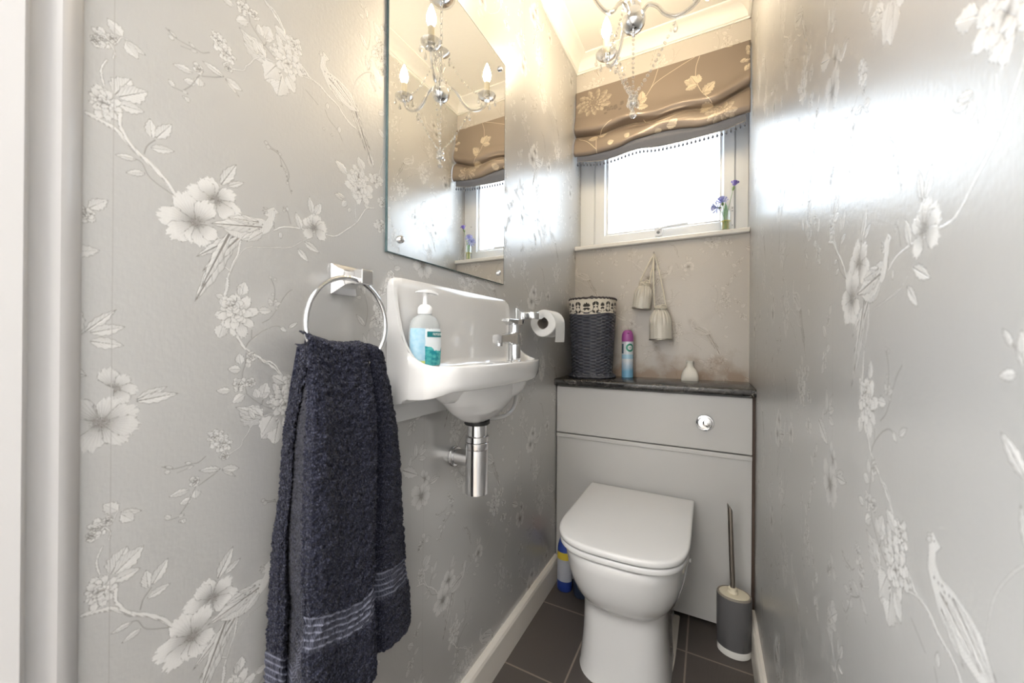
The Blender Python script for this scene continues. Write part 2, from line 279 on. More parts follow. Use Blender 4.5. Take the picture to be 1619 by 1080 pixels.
MOTIFS=[['B',1.2,[[-1642,722],[-1639,733],[-1632,743]]],['B',1,[[-1614,682],[-1636,695],[-1644,710],[-1652,713]]],['L',[-1635,744],[-1637,767],0.26],['L',[-1631,746],[-1616,771],0.22],['L',[-1636,732],[-1613,738],0.22],['L',[-1649,712],[-1667,710],0.2],['L',[-1641,699],[-1658,693],0.22],['B',5,[[-1689,745],[-1680,743],[-1665,738],[-1652,724],[-1637,713],[-1627,703],[-1621,697],[-1610,680]]],['B',4,[[-1663,763],[-1663,746],[-1657,732],[-1651,723]]],['B',2.2,[[-1676,783],[-1678,793],[-1678,801],[-1674,813]]],['B',2,[[-1669,818],[-1668,827],[-1673,834]]],['B',1.6,[[-1668,834],[-1665,840],[-1662,847],[-1656,847]]],['L',[-1662,848],[-1674,860],0.4],['L',[-1660,845],[-1641,840],0.2],['L',[-1659,843],[-1648,831],0.4],['L',[-1667,778],[-1654,804],0.36],['L',[-1664,777],[-1639,798],0.3],['L',[-1665,769],[-1642,772],0.3],['L',[-1673,777],[-1678,780],0.4],['R',[-1677,762],[13,19],1,9],['R',[-1678,833],[7,11],2,6],['R',[-1683,828],[4,7],12,5],['R',[-1670,839],[4,6],13,5],['L',[-1562,715],[-1543,751],0.18],['L',[-1554,716],[-1533,729],0.18],['H',[-1569,692],[[-1577,720],[-1545,709],[-1537,678],[-1547,669],[-1601,696],[-1585,715]],0.95],['H',[-1590,654],[[-1608,689],[-1574,686],[-1630,654],[-1618,629],[-1594,626],[-1580,624],[-1566,638]],0.95],['B',3.4,[[-1537,1189],[-1540,1168],[-1545,1156],[-1550,1141],[-1554,1127],[-1555,1109]]],['B',2.4,[[-1568,1160],[-1565,1154],[-1551,1143]]],['B',1.6,[[-1550,1141],[-1543,1158],[-1529,1180],[-1502,1187],[-1463,1196]]],['B',1.6,[[-1520,1183],[-1490,1189],[-1464,1195],[-1445,1210],[-1431,1218]]],['L',[-1441,1210],[-1413,1197],0.2],['L',[-1452,1196],[-1433,1177],0.2],['L',[-1537,1198],[-1590,1154],0.1],['L',[-1543,1197],[-1591,1095],0.08],['L',[-1545,1196],[-1574,1136],0.1],['L',[-1533,1200],[-1583,1136],0.08],['L',[-1549,1200],[-1584,1114],0.07],['G',0.8,[[-1499,1234],[-1505,1235],[-1502,1244],[-1491,1252],[-1482,1245],[-1488,1241],[-1490,1225],[-1497,1211],[-1518,1196],[-1533,1190],[-1549,1193],[-1559,1199],[-1546,1210],[-1527,1225],[-1509,1229],[-1503,1227]]],['L',[-1507,1216],[-1574,1203],0.14],['L',[-1512,1222],[-1554,1217],0.16],['L',[-1499,1246],[-1507,1246],0.2],['L',[-1500,1243],[-1508,1241],0.2],['L',[-1499,1241],[-1506,1237],0.2],['L',[-1514,1204],[-1537,1189],0.2],['L',[-1507,1208],[-1529,1189],0.2],['L',[-1520,1221],[-1537,1226],0.2],['O',1.0,[[-1490,1247]]],['O',1.2,[[-1527,1217],[-1520,1217],[-1514,1223],[-1518,1213],[-1507,1220],[-1525,1208],[-1512,1212]]],['B',1.2,[[-1491,1230],[-1490,1219]]],['B',3,[[-1490,1216],[-1475,1225],[-1447,1230],[-1433,1230],[-1407,1232],[-1382,1234],[-1360,1251],[-1337,1271],[-1322,1293],[-1313,1306],[-1294,1313]]],['B',2,[[-1337,1271],[-1339,1288],[-1340,1307]]],['L',[-1427,1260],[-1433,1289],0.2],['L',[-1422,1261],[-1411,1284],0.26],['L',[-1446,1229],[-1456,1255],0.22],['L',[-1473,1251],[-1475,1258],0.3],['L',[-1470,1251],[-1470,1260],0.3],['L',[-1480,1216],[-1480,1205],0.3],['H',[-1424,1237],[[-1443,1247],[-1434,1254],[-1424,1261],[-1415,1260],[-1402,1250],[-1399,1242],[-1402,1223],[-1440,1218]],0.9],['B',1,[[-1464,1233],[-1470,1252],[-1477,1256]]],['B',2.6,[[-1284,1378],[-1279,1396],[-1274,1411],[-1268,1427]]],['L',[-1358,1356],[-1384,1371],0.28],['L',[-1320,1379],[-1335,1399],0.4],['L',[-1301,1392],[-1308,1420],0.3],['L',[-1366,1306],[-1385,1310],0.24],['L',[-1362,1309],[-1380,1314],0.2],['L',[-1360,1304],[-1369,1292],0.4],['L',[-1350,1294],[-1356,1286],0.4],['L',[-1319,1314],[-1305,1308],0.3],['R',[-1288,1371],[18,14],3,6],['R',[-1329,1336],[32,26],4,9],['R',[-1332,1359],[24,19],5,7],['R',[-1273,1281],[20,15],6,6],['R',[-1270,1330],[15,11],7,5],['B',0.8,[[-1501,1346],[-1494,1342],[-1484,1339],[-1479,1322],[-1473,1314],[-1469,1302],[-1466,1290],[-1463,1282]]],['O',3,[[-1503,1346]]],['O',2,[[-1474,1316]]],['O',1.3,[[-1486,1341],[-1470,1301],[-1480,1320],[-1471,1307],[-1463,1287]]],['B',4,[[-1553,1132],[-1553,1120],[-1556,1108]]],['B',4.2,[[-1545,1061],[-1540,1050],[-1533,1037],[-1525,1029],[-1511,1019],[-1492,1005],[-1474,987],[-1467,973]]],['B',1.2,[[-1529,1034],[-1522,1045],[-1503,1060],[-1484,1067],[-1472,1061]]],['B',1,[[-1521,1060],[-1521,1048]]],['B',1,[[-1506,1071],[-1491,1083],[-1472,1116],[-1460,1128]]],['L',[-1479,1066],[-1469,1058],0.3],['L',[-1466,1065],[-1450,1075],0.2],['L',[-1535,1110],[-1531,1130],0.4],['L',[-1537,1109],[-1537,1123],0.3],['L',[-1512,1090],[-1492,1090],0.3],['L',[-1558,1066],[-1563,1047],0.45],['L',[-1558,1104],[-1568,1107],0.4],['L',[-1492,1098],[-1497,1110],0.3],['L',[-1490,1098],[-1485,1110],0.3],['L',[-1488,1100],[-1478,1105],0.3],['R',[-1541,1081],[25,28],8,9],['R',[-1547,1093],[14,15],14,6],['B',1.4,[[-1528,1026],[-1529,1010],[-1533,993],[-1527,968]]],['L',[-1535,1010],[-1538,1026],0.4],['L',[-1535,1002],[-1552,1004],0.36],['L',[-1526,1004],[-1524,1015],0.4],['L',[-1548,973],[-1566,975],0.28],['L',[-1530,966],[-1546,955],0.34],['R',[-1522,1020],[8,9],9,5],['R',[-1537,980],[10,11],10,6],['R',[-1521,981],[7,8],11,5],['B',1.4,[[-1528,967],[-1517,956],[-1506,947],[-1491,938]]],['L',[-1506,957],[-1499,981],0.4],['L',[-1511,958],[-1516,973],0.4],['L',[-1505,957],[-1496,965],0.4],['B',1.2,[[-1504,954],[-1506,948],[-1513,944]]],['L',[-1505,922],[-1537,946],0.4],['L',[-1505,927],[-1522,946],0.3],['B',3.2,[[-1507,1561],[-1503,1556],[-1495,1557],[-1488,1552],[-1484,1547],[-1475,1533],[-1469,1524]]],['B',3.8,[[-1449,1501],[-1439,1493],[-1434,1489],[-1416,1487],[-1400,1479],[-1380,1473],[-1365,1460],[-1349,1452],[-1327,1451]]],['B',2.2,[[-1444,1484],[-1429,1488],[-1416,1486]]],['B',2,[[-1492,1477],[-1509,1472],[-1520,1463],[-1526,1452],[-1532,1444],[-1535,1436],[-1550,1428]]],['L',[-1472,1522],[-1492,1535],0.36],['L',[-1481,1508],[-1490,1524],0.3],['L',[-1509,1476],[-1542,1494],0.16],['L',[-1515,1472],[-1536,1479],0.16],['L',[-1515,1472],[-1525,1488],0.2],['B',1.2,[[-1585,1396],[-1570,1404],[-1560,1411]]],['L',[-1560,1411],[-1585,1416],0.18],['L',[-1558,1410],[-1536,1405],0.26],['L',[-1558,1409],[-1540,1394],0.1],['R',[-1567,1456],[11,13],15,7],['R',[-1557,1444],[11,13],16,7],['R',[-1555,1427],[6,7],17,5],['L',[-1481,1467],[-1506,1440],0.5],['L',[-1481,1462],[-1487,1427],0.45],['L',[-1472,1468],[-1459,1447],0.4],['L',[-1490,1472],[-1505,1447],0.5],['R',[-1460,1524],[14,14],18,7],['R',[-1486,1492],[12,12],19,7],['R',[-1451,1490],[11,11],20,6],['R',[-1470,1488],[24,24],21,9],['L',[-1595,1394],[-1616,1392],0.22],['L',[-1588,1391],[-1588,1380],0.55],['L',[-1592,1381],[-1605,1379],0.36],['L',[-1612,1427],[-1621,1432],0.2],['L',[-1593,1427],[-1600,1431],0.3],['B',1,[[-1623,1432],[-1612,1426],[-1593,1427],[-1585,1427],[-1577,1433]]],['B',1.2,[[-1588,1395],[-1597,1376],[-1604,1366]]],['R',[-1589,1402],[6,7],22,5],['O',2,[[-1604,1357]]],['L',[-1350,1497],[-1304,1423],0.05],['L',[-1353,1490],[-1316,1418],0.05],['L',[-1356,1489],[-1327,1434],0.06],['L',[-1347,1497],[-1297,1392],0.035],['L',[-1340,1497],[-1323,1447],0.06],['G',0.8,[[-1415,1544],[-1409,1550],[-1402,1547],[-1396,1544],[-1403,1537],[-1404,1529],[-1396,1521],[-1380,1521],[-1365,1517],[-1350,1511],[-1342,1497],[-1332,1486],[-1350,1479],[-1380,1484],[-1400,1495],[-1410,1510],[-1416,1520],[-1414,1536]]],['L',[-1383,1516],[-1337,1486],0.12],['L',[-1397,1510],[-1350,1487],0.1],['L',[-1409,1546],[-1417,1545],0.25],['L',[-1409,1544],[-1418,1540],0.25],['L',[-1397,1500],[-1368,1477],0.1],['O',0.9,[[-1406,1544]]],['O',1.3,[[-1400,1516],[-1392,1514],[-1397,1510],[-1389,1508],[-1406,1517],[-1386,1515],[-1395,1517]]],['B',1.6,[[-1347,1510],[-1341,1538],[-1331,1556],[-1316,1573],[-1300,1581],[-1286,1570],[-1278,1563]]],['L',[-1299,1578],[-1280,1562],0.18],['L',[-1306,1576],[-1292,1548],0.16],['L',[-1312,1580],[-1319,1605],0.16],['L',[-1314,1619],[-1335,1641],0.18],['L',[-1309,1582],[-1304,1613],0.12],['L',[-1317,1679],[-1319,1700],0.25],['L',[-1322,1675],[-1337,1673],0.25],['L',[-1325,1690],[-1334,1701],0.2],['L',[-1288,1596],[-1293,1614],0.2],['B',0.9,[[-1313,1621],[-1308,1650],[-1315,1680],[-1326,1692]]],['R',[-1279,1653],[16,12],23,5],['R',[-1277,1626],[19,14],24,6],['R',[-1273,1602],[13,10],25,5],['B',0.9,[[-1441,1464],[-1418,1452]]],['B',0.9,[[-1405,1451],[-1397,1438],[-1379,1427],[-1369,1413]]],['L',[-1401,1454],[-1400,1466],0.3],['L',[-1377,1424],[-1375,1437],0.3],['L',[-1268,1467],[-1287,1478],0.3],['L',[-1285,1509],[-1267,1520],0.3],['O',2.4,[[-1407,1416],[-1391,1413]]],['B',1.1,[[-1500,796],[-1483,791],[-1468,769],[-1470,752]]],['O',3.2,[[-1500,796]]],['O',2.4,[[-1482,793],[-1471,766],[-1470,752],[-1475,706]]],['B',1.2,[[-1495,598],[-1488,579],[-1490,554]]],['O',2.6,[[-1495,597],[-1488,595],[-1491,571],[-1494,555],[-1485,550]]],['B',1,[[-1616,818],[-1600,818]]],['L',[-1614,819],[-1620,825],0.4],['L',[-1606,818],[-1600,820],0.4],['L',[-1615,877],[-1621,881],0.4],['L',[-1598,878],[-1590,879],0.3],['L',[-1602,814],[-1599,807],0.4],['B',0.7,[[-1608,875],[-1598,877]]],['L',[-1117,701],[-1088,714],0.16],['L',[-1117,699],[-1077,704],0.16],['B',1.3,[[-1197,756],[-1181,770],[-1165,775],[-1151,788],[-1135,806]]],['L',[-1190,759],[-1180,783],0.2],['L',[-1166,775],[-1167,812],0.2],['L',[-1159,780],[-1135,806],0.14],['L',[-1155,779],[-1127,787],0.22],['L',[-1155,770],[-1128,765],0.24],['L',[-1208,758],[-1157,732],0.22],['H',[-1136,716],[[-1143,740],[-1124,731],[-1115,712],[-1125,698]],0.8],['H',[-1146,679],[[-1136,707],[-1115,691],[-1178,705],[-1180,673],[-1158,649],[-1125,653],[-1114,669]],0.8],['B',1.6,[[-1250,1180],[-1238,1202],[-1240,1228],[-1226,1252]]],['L',[-1239,1200],[-1218,1206],0.3],['L',[-1240,1220],[-1260,1236],0.34],['L',[-1227,1250],[-1212,1264],0.3],['L',[-1250,1180],[-1264,1164],0.34],['R',[-1248,1184],[13,12],9,6],['R',[-1230,1242],[10,9],2,5],['B',1.6,[[-1215,1010],[-1227,1032],[-1225,1058],[-1239,1082]]],['L',[-1226,1030],[-1247,1036],0.3],['L',[-1225,1050],[-1205,1066],0.34],['L',[-1238,1080],[-1253,1094],0.3],['L',[-1215,1010],[-1201,994],0.34],['R',[-1217,1014],[13,12],8,6],['R',[-1235,1072],[10,9],6,5],['B',1.6,[[-1180,1390],[-1168,1412],[-1170,1438],[-1156,1462]]],['L',[-1169,1410],[-1148,1416],0.3],['L',[-1170,1430],[-1190,1446],0.34],['L',[-1157,1460],[-1142,1474],0.3],['L',[-1180,1390],[-1194,1374],0.34],['R',[-1178,1394],[13,12],7,6],['R',[-1160,1452],[10,9],10,5],['B',1.6,[[-1290,1085],[-1278,1107],[-1280,1133],[-1266,1157]]],['L',[-1279,1105],[-1258,1111],0.3],['L',[-1280,1125],[-1300,1141],0.34],['L',[-1267,1155],[-1252,1169],0.3],['L',[-1290,1085],[-1304,1069],0.34],['R',[-1288,1089],[13,12],15,6],['R',[-1270,1147],[10,9],3,5]]
# ================================================================ wallpaper print
cv=Canvas(1060,545,.5,True,True); cv.run(MOTIFS)
IMG=cv.image('wallpaper_print')
def wallpaper(name,ou,ov,mt=.44):
    m,nt,p=mat(name); lk=nt.links.new
    uv=nt.nodes.new('ShaderNodeUVMap'); uv.uv_map='uv'; mp=nt.nodes.new('ShaderNodeMapping'); mp.inputs['Location'].default_value=(ou/1.06,ov/.545,0); mp.inputs['Scale'].default_value=(1/1.06,1/.545,1)
    lk(uv.outputs[0],mp.inputs[0]); im=nt.nodes.new('ShaderNodeTexImage'); im.image=IMG; im.interpolation='Cubic'; lk(mp.outputs[0],im.inputs[0])
    sp=nt.nodes.new('ShaderNodeSeparateXYZ'); lk(im.outputs[0],sp.inputs[0]); t=sp.outputs[0]
    li=mth(nt,'MULTIPLY_ADD',t,2.5,-1.25,True); dk=mth(nt,'MULTIPLY_ADD',t,-3.3,1.65,True)
    col=mixc(nt,li,(.55,.547,.54),(.70,.693,.682)); col=mixc(nt,dk,col,(.235,.222,.208)); 
    # seams of the paper rolls
    su=nt.nodes.new('ShaderNodeSeparateXYZ'); lk(uv.outputs[0],su.inputs[0])
    fr=mth(nt,'FRACT',mth(nt,'MULTIPLY_ADD',su.outputs[0],1/.53,(ou+1.668+.53*6)/.53)); sm=mth(nt,'LESS_THAN',mth(nt,'ABSOLUTE',mth(nt,'SUBTRACT',fr,.5)),.4992); 
    col=mixc(nt,sm,(.46,.45,.44),col); lk(col,p.inputs['Base Color'])
    an=mth(nt,'ADD',li,dk,0,True)
    lk(mth(nt,'MULTIPLY_ADD',an,-.6*mt,mt),p.inputs['Metallic']); lk(mth(nt,'MULTIPLY_ADD',dk,-.42 if mt>.2 else -.15,.5 if mt>.2 else .28),p.inputs['Specular IOR Level']); lk(mth(nt,'MULTIPLY_ADD',an,.06,.32),p.inputs['Roughness'])
    nz=nt.nodes.new('ShaderNodeTexNoise'); nz.inputs['Scale'].default_value=1; nz.inputs['Detail'].default_value=3
    m2=nt.nodes.new('ShaderNodeMapping'); m2.inputs['Scale'].default_value=(420,60,1); lk(uv.outputs[0],m2.inputs[0]); lk(m2.outputs[0],nz.inputs[0])
    n2=nt.nodes.new('ShaderNodeTexNoise'); n2.inputs['Scale'].default_value=160; n2.inputs['Detail'].default_value=2; lk(uv.outputs[0],n2.inputs[0])
    h=mth(nt,'ADD',mth(nt,'MULTIPLY',nz.outputs[0],.5),mth(nt,'ADD',n2.outputs[0],mth(nt,'MULTIPLY',t,2.4)))
    b=nt.nodes.new('ShaderNodeBump'); b.inputs['Strength'].default_value=.35; b.inputs['Distance'].default_value=.0006; lk(h,b.inputs['Height']); lk(b.outputs[0],p.inputs['Normal'])
    return m,nt,p,uv,col
WPL=wallpaper('wallpaper_left',0,0)[0]
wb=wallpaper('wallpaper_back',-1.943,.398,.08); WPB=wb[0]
WPR=wallpaper('wallpaper_right',-2.845,.646)[0]
# brown damp stain on the back wall just above the worktop
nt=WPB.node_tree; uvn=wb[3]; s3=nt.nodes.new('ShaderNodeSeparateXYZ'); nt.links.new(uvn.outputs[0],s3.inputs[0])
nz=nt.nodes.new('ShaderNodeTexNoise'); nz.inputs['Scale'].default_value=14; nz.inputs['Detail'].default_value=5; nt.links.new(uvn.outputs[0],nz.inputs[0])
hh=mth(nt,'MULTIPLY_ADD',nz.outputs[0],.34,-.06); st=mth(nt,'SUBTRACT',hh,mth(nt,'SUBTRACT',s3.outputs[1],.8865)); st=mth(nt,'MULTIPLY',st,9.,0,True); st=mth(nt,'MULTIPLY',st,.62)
base=mixc(nt,.24,wb[4],(.44,.33,.22)); nt.links.new(mixc(nt,st,base,(.27,.16,.08)),wb[2].inputs['Base Color'])  # whole paper also tinted tan: warm light and shadow put into the colour

WHITE=pm('white_gloss_paint',(.80,.79,.77),.28,coat=.2); CEIL=pm('ceiling_paint',(.86,.85,.82),.8,bump=.35,bscale=70)
UPVC=pm('white_upvc',(.80,.82,.84),.25); CHROME=pm('chrome',(.78,.79,.81),.07,1); CHROME2=pm('satin_chrome',(.70,.70,.71),.17,1)
CERAMIC=pm('white_ceramic',(.70,.70,.70),.10,coat=.6,spec=.5); LIDM=pm('white_lid_plastic',(.72,.72,.72),.22)
PANEL=pm('pale_grey_laminate',(.53,.525,.515),.25); DARK=pm('dark_gap',(.035,.028,.024),.7)
# ================================================================ setting
def wall(name,geos,m,uvf):
    V,F=join(*geos); o=part(name,(V,F,[uvf(v) for v in V]),m,smooth=False); tag(o,kind='structure'); return o
wall('wall_left',[box(-.1,0,-1.80,.16,-.02,2.60)],WPL,lambda v:(v[1],v[2]))
wall('wall_right',[box(.75,.85,-1.80,.16,-.02,2.60)],WPR,lambda v:(-v[1],v[2]))
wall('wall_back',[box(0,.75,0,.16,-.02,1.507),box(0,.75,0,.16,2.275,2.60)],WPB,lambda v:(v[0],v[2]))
PL=pm('hall_paint',(.78,.76,.73),.7)
def struct(name,g,m,smooth=False,**k): return tag(part(name,g,m,smooth=smooth,**k),kind='structure')
struct('wall_front',join(box(-.1,-.0,-1.90,-1.80,-.02,2.6),box(.75,.85,-1.90,-1.80,-.02,2.6),box(0,.75,-1.90,-1.80,2.06,2.6)),PL)
struct('ceiling',box(-.1,.85,-1.90,.16,2.458,2.56),CEIL)
# hallway beyond the door, behind the camera
struct('wall_hall',join(box(-1.0,1.9,-3.30,-3.20,0,2.5),box(-1.1,-1.0,-3.3,-1.8,0,2.5),box(1.9,2.0,-3.3,-1.8,0,2.5),box(-1.0,-.1,-1.90,-1.82,0,2.5),box(.85,1.9,-1.90,-1.82,0,2.5)),PL)
struct('ceiling_hall',box(-1.1,2.0,-3.3,-1.9,2.42,2.5),CEIL)
# floor: dark textured tiles
m,nt,p=mat('dark_textured_tile'); lk=nt.links.new; tcn=nt.nodes.new('ShaderNodeTexCoord'); sp=nt.nodes.new('ShaderNodeSeparateXYZ'); lk(tcn.outputs['Object'],sp.inputs[0])
fx=mth(nt,'FRACT',mth(nt,'MULTIPLY_ADD',sp.outputs[0],1/.325,10-.2145/.325)); fy=mth(nt,'FRACT',mth(nt,'MULTIPLY_ADD',sp.outputs[1],1/.325,10+.754/.325))
ed=lambda f:mth(nt,'SUBTRACT',.5,mth(nt,'ABSOLUTE',mth(nt,'SUBTRACT',f,.5)))
gr=mth(nt,'LESS_THAN',mth(nt,'MINIMUM',ed(fx),ed(fy)),.0085)
k=2*pi/.0042; a=mth(nt,'SINE',mth(nt,'MULTIPLY',mth(nt,'ADD',sp.outputs[0],sp.outputs[1]),k)); b=mth(nt,'SINE',mth(nt,'MULTIPLY',mth(nt,'SUBTRACT',sp.outputs[0],sp.outputs[1]),k)); kn=mth(nt,'MULTIPLY',a,b)
nz=nt.nodes.new('ShaderNodeTexNoise'); nz.inputs['Scale'].default_value=9; nz.inputs['Detail'].default_value=4; lk(tcn.outputs['Object'],nz.inputs[0])
tcn2=mixc(nt,mth(nt,'MULTIPLY_ADD',kn,.5,.5,True),(.030,.026,.024),(.125,.110,.102)); tcn2=mixc(nt,mth(nt,'MULTIPLY',nz.outputs[0],.5),tcn2,(.085,.068,.058))
lk(mixc(nt,gr,tcn2,(.26,.215,.18)),p.inputs['Base Color']); p.inputs['Roughness'].default_value=.36
bp=nt.nodes.new('ShaderNodeBump'); bp.inputs['Strength'].default_value=.5; bp.inputs['Distance'].default_value=.0006; lk(kn,bp.inputs['Height']); lk(bp.outputs[0],p.inputs['Normal'])
struct('floor',box(-.1,.85,-1.86,.16,-.06,0),m)
struct('floor_hall',box(-1.1,2.0,-3.3,-1.86,-.06,0),pm('hall_carpet',(.40,.36,.32),.95,bump=.5))
# skirting, coving, sill
sk=[(0,0),(.018,0),(.018,.088),(.015,.098),(.008,.106),(0,.106)]
struct('baseboard_left',prism(sk,'y',-1.69,-.262),pm('skirting_paint',(.76,.72,.66),.35))
struct('baseboard_right',prism([(.75-a,b) for a,b in sk],'y',-1.78,-.262),bpy.data.materials['skirting_paint'])
cp=[(0,2.397),(.006,2.397),(.006,2.402)]+[(.012+.046*(1-cos(t*pi/12)),2.404+.046*sin(t*pi/12)) for t in range(7)]+[(.062,2.452),(.062,2.459),(0,2.459)]
struct('trim_left',prism(cp,'y',-1.80,0),CEIL,smooth=True); struct('trim_right',prism([(.75-a,b) for a,b in cp],'y',-1.80,0),CEIL,smooth=True)
struct('trim_back',prism([(-a,b) for a,b in cp],'x',0,.75),CEIL,smooth=True)
o=struct('window_sill',prism([(-.021,1.509),(-.021,1.522),(-.017,1.526),(.085,1.526),(.085,1.505),(-.018,1.505)],'x',.0015,.7485),WHITE); bevel(o,.0015)
# door frame on the left edge of view
DF=pm('door_frame_paint',(.56,.555,.56),.32,coat=.2)
d1=empty('door_1',(0,-1.75,0)); tag(d1,kind='structure')
q=[(0,-1.692),(.004,-1.6925),(.010,-1.696),(.016,-1.702),(.0195,-1.707),(.0205,-1.711),(.019,-1.714),(.0175,-1.718),(.0185,-1.724),(.0205,-1.731),(.033,-1.7345),(.036,-1.737),(.036,-1.80),(0,-1.80)]
part('door_jamb',prism(q,'z',0,2.04),DF,d1)
part('door_jamb',prism([(.75,-1.78),(.728,-1.785),(.716,-1.80),(.716,-1.90),(.75,-1.90)],'z',0,2.04),DF,d1)
part('door_head',box(.0,.75,-1.90,-1.80,2.04,2.06),DF,d1,smooth=False)
# ---------------------------------------------------------------- window
w1=empty('window_1',(.375,.08,1.526)); tag(w1,kind='structure')
def rails(x0,x1,z0,z1,wl,wr,wb_,wt,ya,yb,dz=.006):
    """mitred frame with a bevelled inner lip; widths per side"""
    prof=[(0,ya),(1,ya),(1.0,ya+dz),(1.0,yb),(0,yb)]
    rings=[]
    for f,y in [(0,yb),(0,ya),(.82,ya),(.9,ya+dz),(1,ya+dz*1.6),(1,yb)]:
        rings.append([(x0+wl*f,y,z0+wb_*f),(x1-wr*f,y,z0+wb_*f),(x1-wr*f,y,z1-wt*f),(x0+wl*f,y,z1-wt*f)])
    rings.append(rings[0]); return loft(rings,False,False)
part('frame',rails(.0005,.7495,1.5265,2.2745,.084,.056,.022,.05,.082,.145),UPVC,w1,smooth=False)
sa=part('sash',rails(.083,.696,1.5475,2.226,.054,.048,.045,.045,.070,.13,.008),UPVC,w1,smooth=False)
part('glazing_bead',rails(.1355,.6495,1.591,2.183,.010,.010,.010,.010,.084,.094,.003),UPVC,w1,smooth=False)
fm=bpy.data.materials.new('frosted_glass'); fm.use_nodes=True; nt=fm.node_tree; nt.nodes.clear(); lk=nt.links.new
ou=nt.nodes.new('ShaderNodeOutputMaterial'); tr=nt.nodes.new('ShaderNodeBsdfTranslucent'); gl=nt.nodes.new('ShaderNodeBsdfGlossy'); mx=nt.nodes.new('ShaderNodeMixShader')
tr.inputs[0].default_value=(.93,.94,.95,1); gl.inputs['Roughness'].default_value=.2; mx.inputs[0].default_value=.05
nz=nt.nodes.new('ShaderNodeTexNoise'); nz.inputs['Scale'].default_value=260; tc_=nt.nodes.new('ShaderNodeTexCoord'); bb=nt.nodes.new('ShaderNodeBump'); bb.inputs['Strength'].default_value=.6; bb.inputs['Distance'].default_value=.001
lk(tc_.outputs['Object'],nz.inputs[0]); lk(nz.outputs[0],bb.inputs['Height']); lk(bb.outputs[0],tr.inputs['Normal']); lk(bb.outputs[0],gl.inputs['Normal'])
lk(tr.outputs[0],mx.inputs[1]); lk(gl.outputs[0],mx.inputs[2]); lk(mx.outputs[0],ou.inputs[0])
part('pane',([(.140,.10,1.596),(.645,.10,1.596),(.645,.10,2.18),(.140,.10,2.18)],[(0,1,2,3)]),fm,w1,smooth=False)
ha=part('window_handle',join(prism(rrect(.372,.404,1.552,1.590,.006),'y',.048,.0695)),pm('handle_white',(.74,.76,.80),.3),w1); 
part('handle_lever',tube([(.388,.054,1.578),(.40,.046,1.584),(.43,.044,1.588),(.515,.046,1.592)],.0052,10),bpy.data.materials['handle_white'],ha)
part('lock_button',cyl((.388,.0475,1.567),(.388,.044,1.567),.007),pm('dark_grey',(.16,.17,.19),.4),ha)
st_=part('hinge_plate',box(.686,.694,.0685,.0700,1.553,1.648),pm('galvanised',(.55,.56,.58),.35,.8),w1,smooth=False)
for z in (1.565,1.628,1.640): part('screw',cyl((.690,.0686,z),(.690,.067,z),.0025,10),bpy.data.materials['dark_grey'],st_)
part('screw',cyl((.692,.0699,1.742),(.692,.0675,1.742),.003,10),bpy.data.materials['dark_grey'],w1)
# ================================================================ WC unit
un=empty('cistern_unit',(.375,-.13,0),'pale grey boxed cistern unit with two front panels under the dark worktop','cabinet')
bevel(part('upper_panel',box(.004,.740,-.259,-.241,.649,.852),PANEL,un,smooth=False),.0015)
bevel(part('lower_panel',join(box(.004,.740,-.257,-.241,.014,.628),box(.004,.740,-.263,-.241,.628,.6445)),PANEL,un,smooth=False),.0015)
part('carcass',join(box(.0,.738,-.240,-.002,.012,.856)),PANEL,un,smooth=False)
part('filler_strip',box(.7385,.7495,-.250,-.002,.0,.856),pm('brown_edge',(.075,.05,.038),.6),un,smooth=False)
fb=part('flush_button',lathe((.590,-.259,.749),[(.0315,0),(.0315,.003),(.0285,.0075),(.022,.009)],40,(0,-1,0)),CHROME,un)
part('half_flush_insert',lathe((.596,-.2685,.749),[(.0135,0),(.0135,.002),(.010,.0035)],30,(0,-1,0)),CHROME,fb); part('button_rim',tube([(.590+.0235*cos(t),-.2690,.749+.0235*sin(t)) for t in [2*pi*i/40 for i in range(40)]],.0018,8,True),CHROME,fb)
m,nt,p=mat('black_marble'); lk=nt.links.new; t=nt.nodes.new('ShaderNodeTexCoord'); n1=nt.nodes.new('ShaderNodeTexNoise'); n1.inputs['Scale'].default_value=13; n1.inputs['Detail'].default_value=9; n1.inputs['Distortion'].default_value=1.6
lk(t.outputs['Object'],n1.inputs[0]); v=mth(nt,'ABSOLUTE',mth(nt,'SUBTRACT',n1.outputs[0],.5)); v=mth(nt,'MULTIPLY_ADD',v,-70,1.0,True)
n2=nt.nodes.new('ShaderNodeTexNoise'); n2.inputs['Scale'].default_value=7; lk(t.outputs['Object'],n2.inputs[0]); v=mth(nt,'MULTIPLY',v,mth(nt,'MULTIPLY_ADD',n2.outputs[0],4,-1.7,True))
n3=nt.nodes.new('ShaderNodeTexNoise'); n3.inputs['Scale'].default_value=60; n3.inputs['Detail'].default_value=6; lk(t.outputs['Object'],n3.inputs[0])
c=mixc(nt,mth(nt,'MULTIPLY_ADD',n3.outputs[0],2.2,-.8,True),(.012,.012,.013),(.050,.046,.044)); lk(mixc(nt,mth(nt,'MULTIPLY',v,.8),c,(.50,.47,.43)),p.inputs['Base Color']); p.inputs['Roughness'].default_value=.14
wt=part('worktop',prism([(-.001,.8585),(-.278,.8585),(-.283,.861),(-.2855,.866),(-.2855,.879),(-.283,.884),(-.278,.8865),(-.001,.8865)],'x',.001,.749),m,smooth=True); tag(wt,'black marble effect worktop with white veins on the cistern unit','worktop')
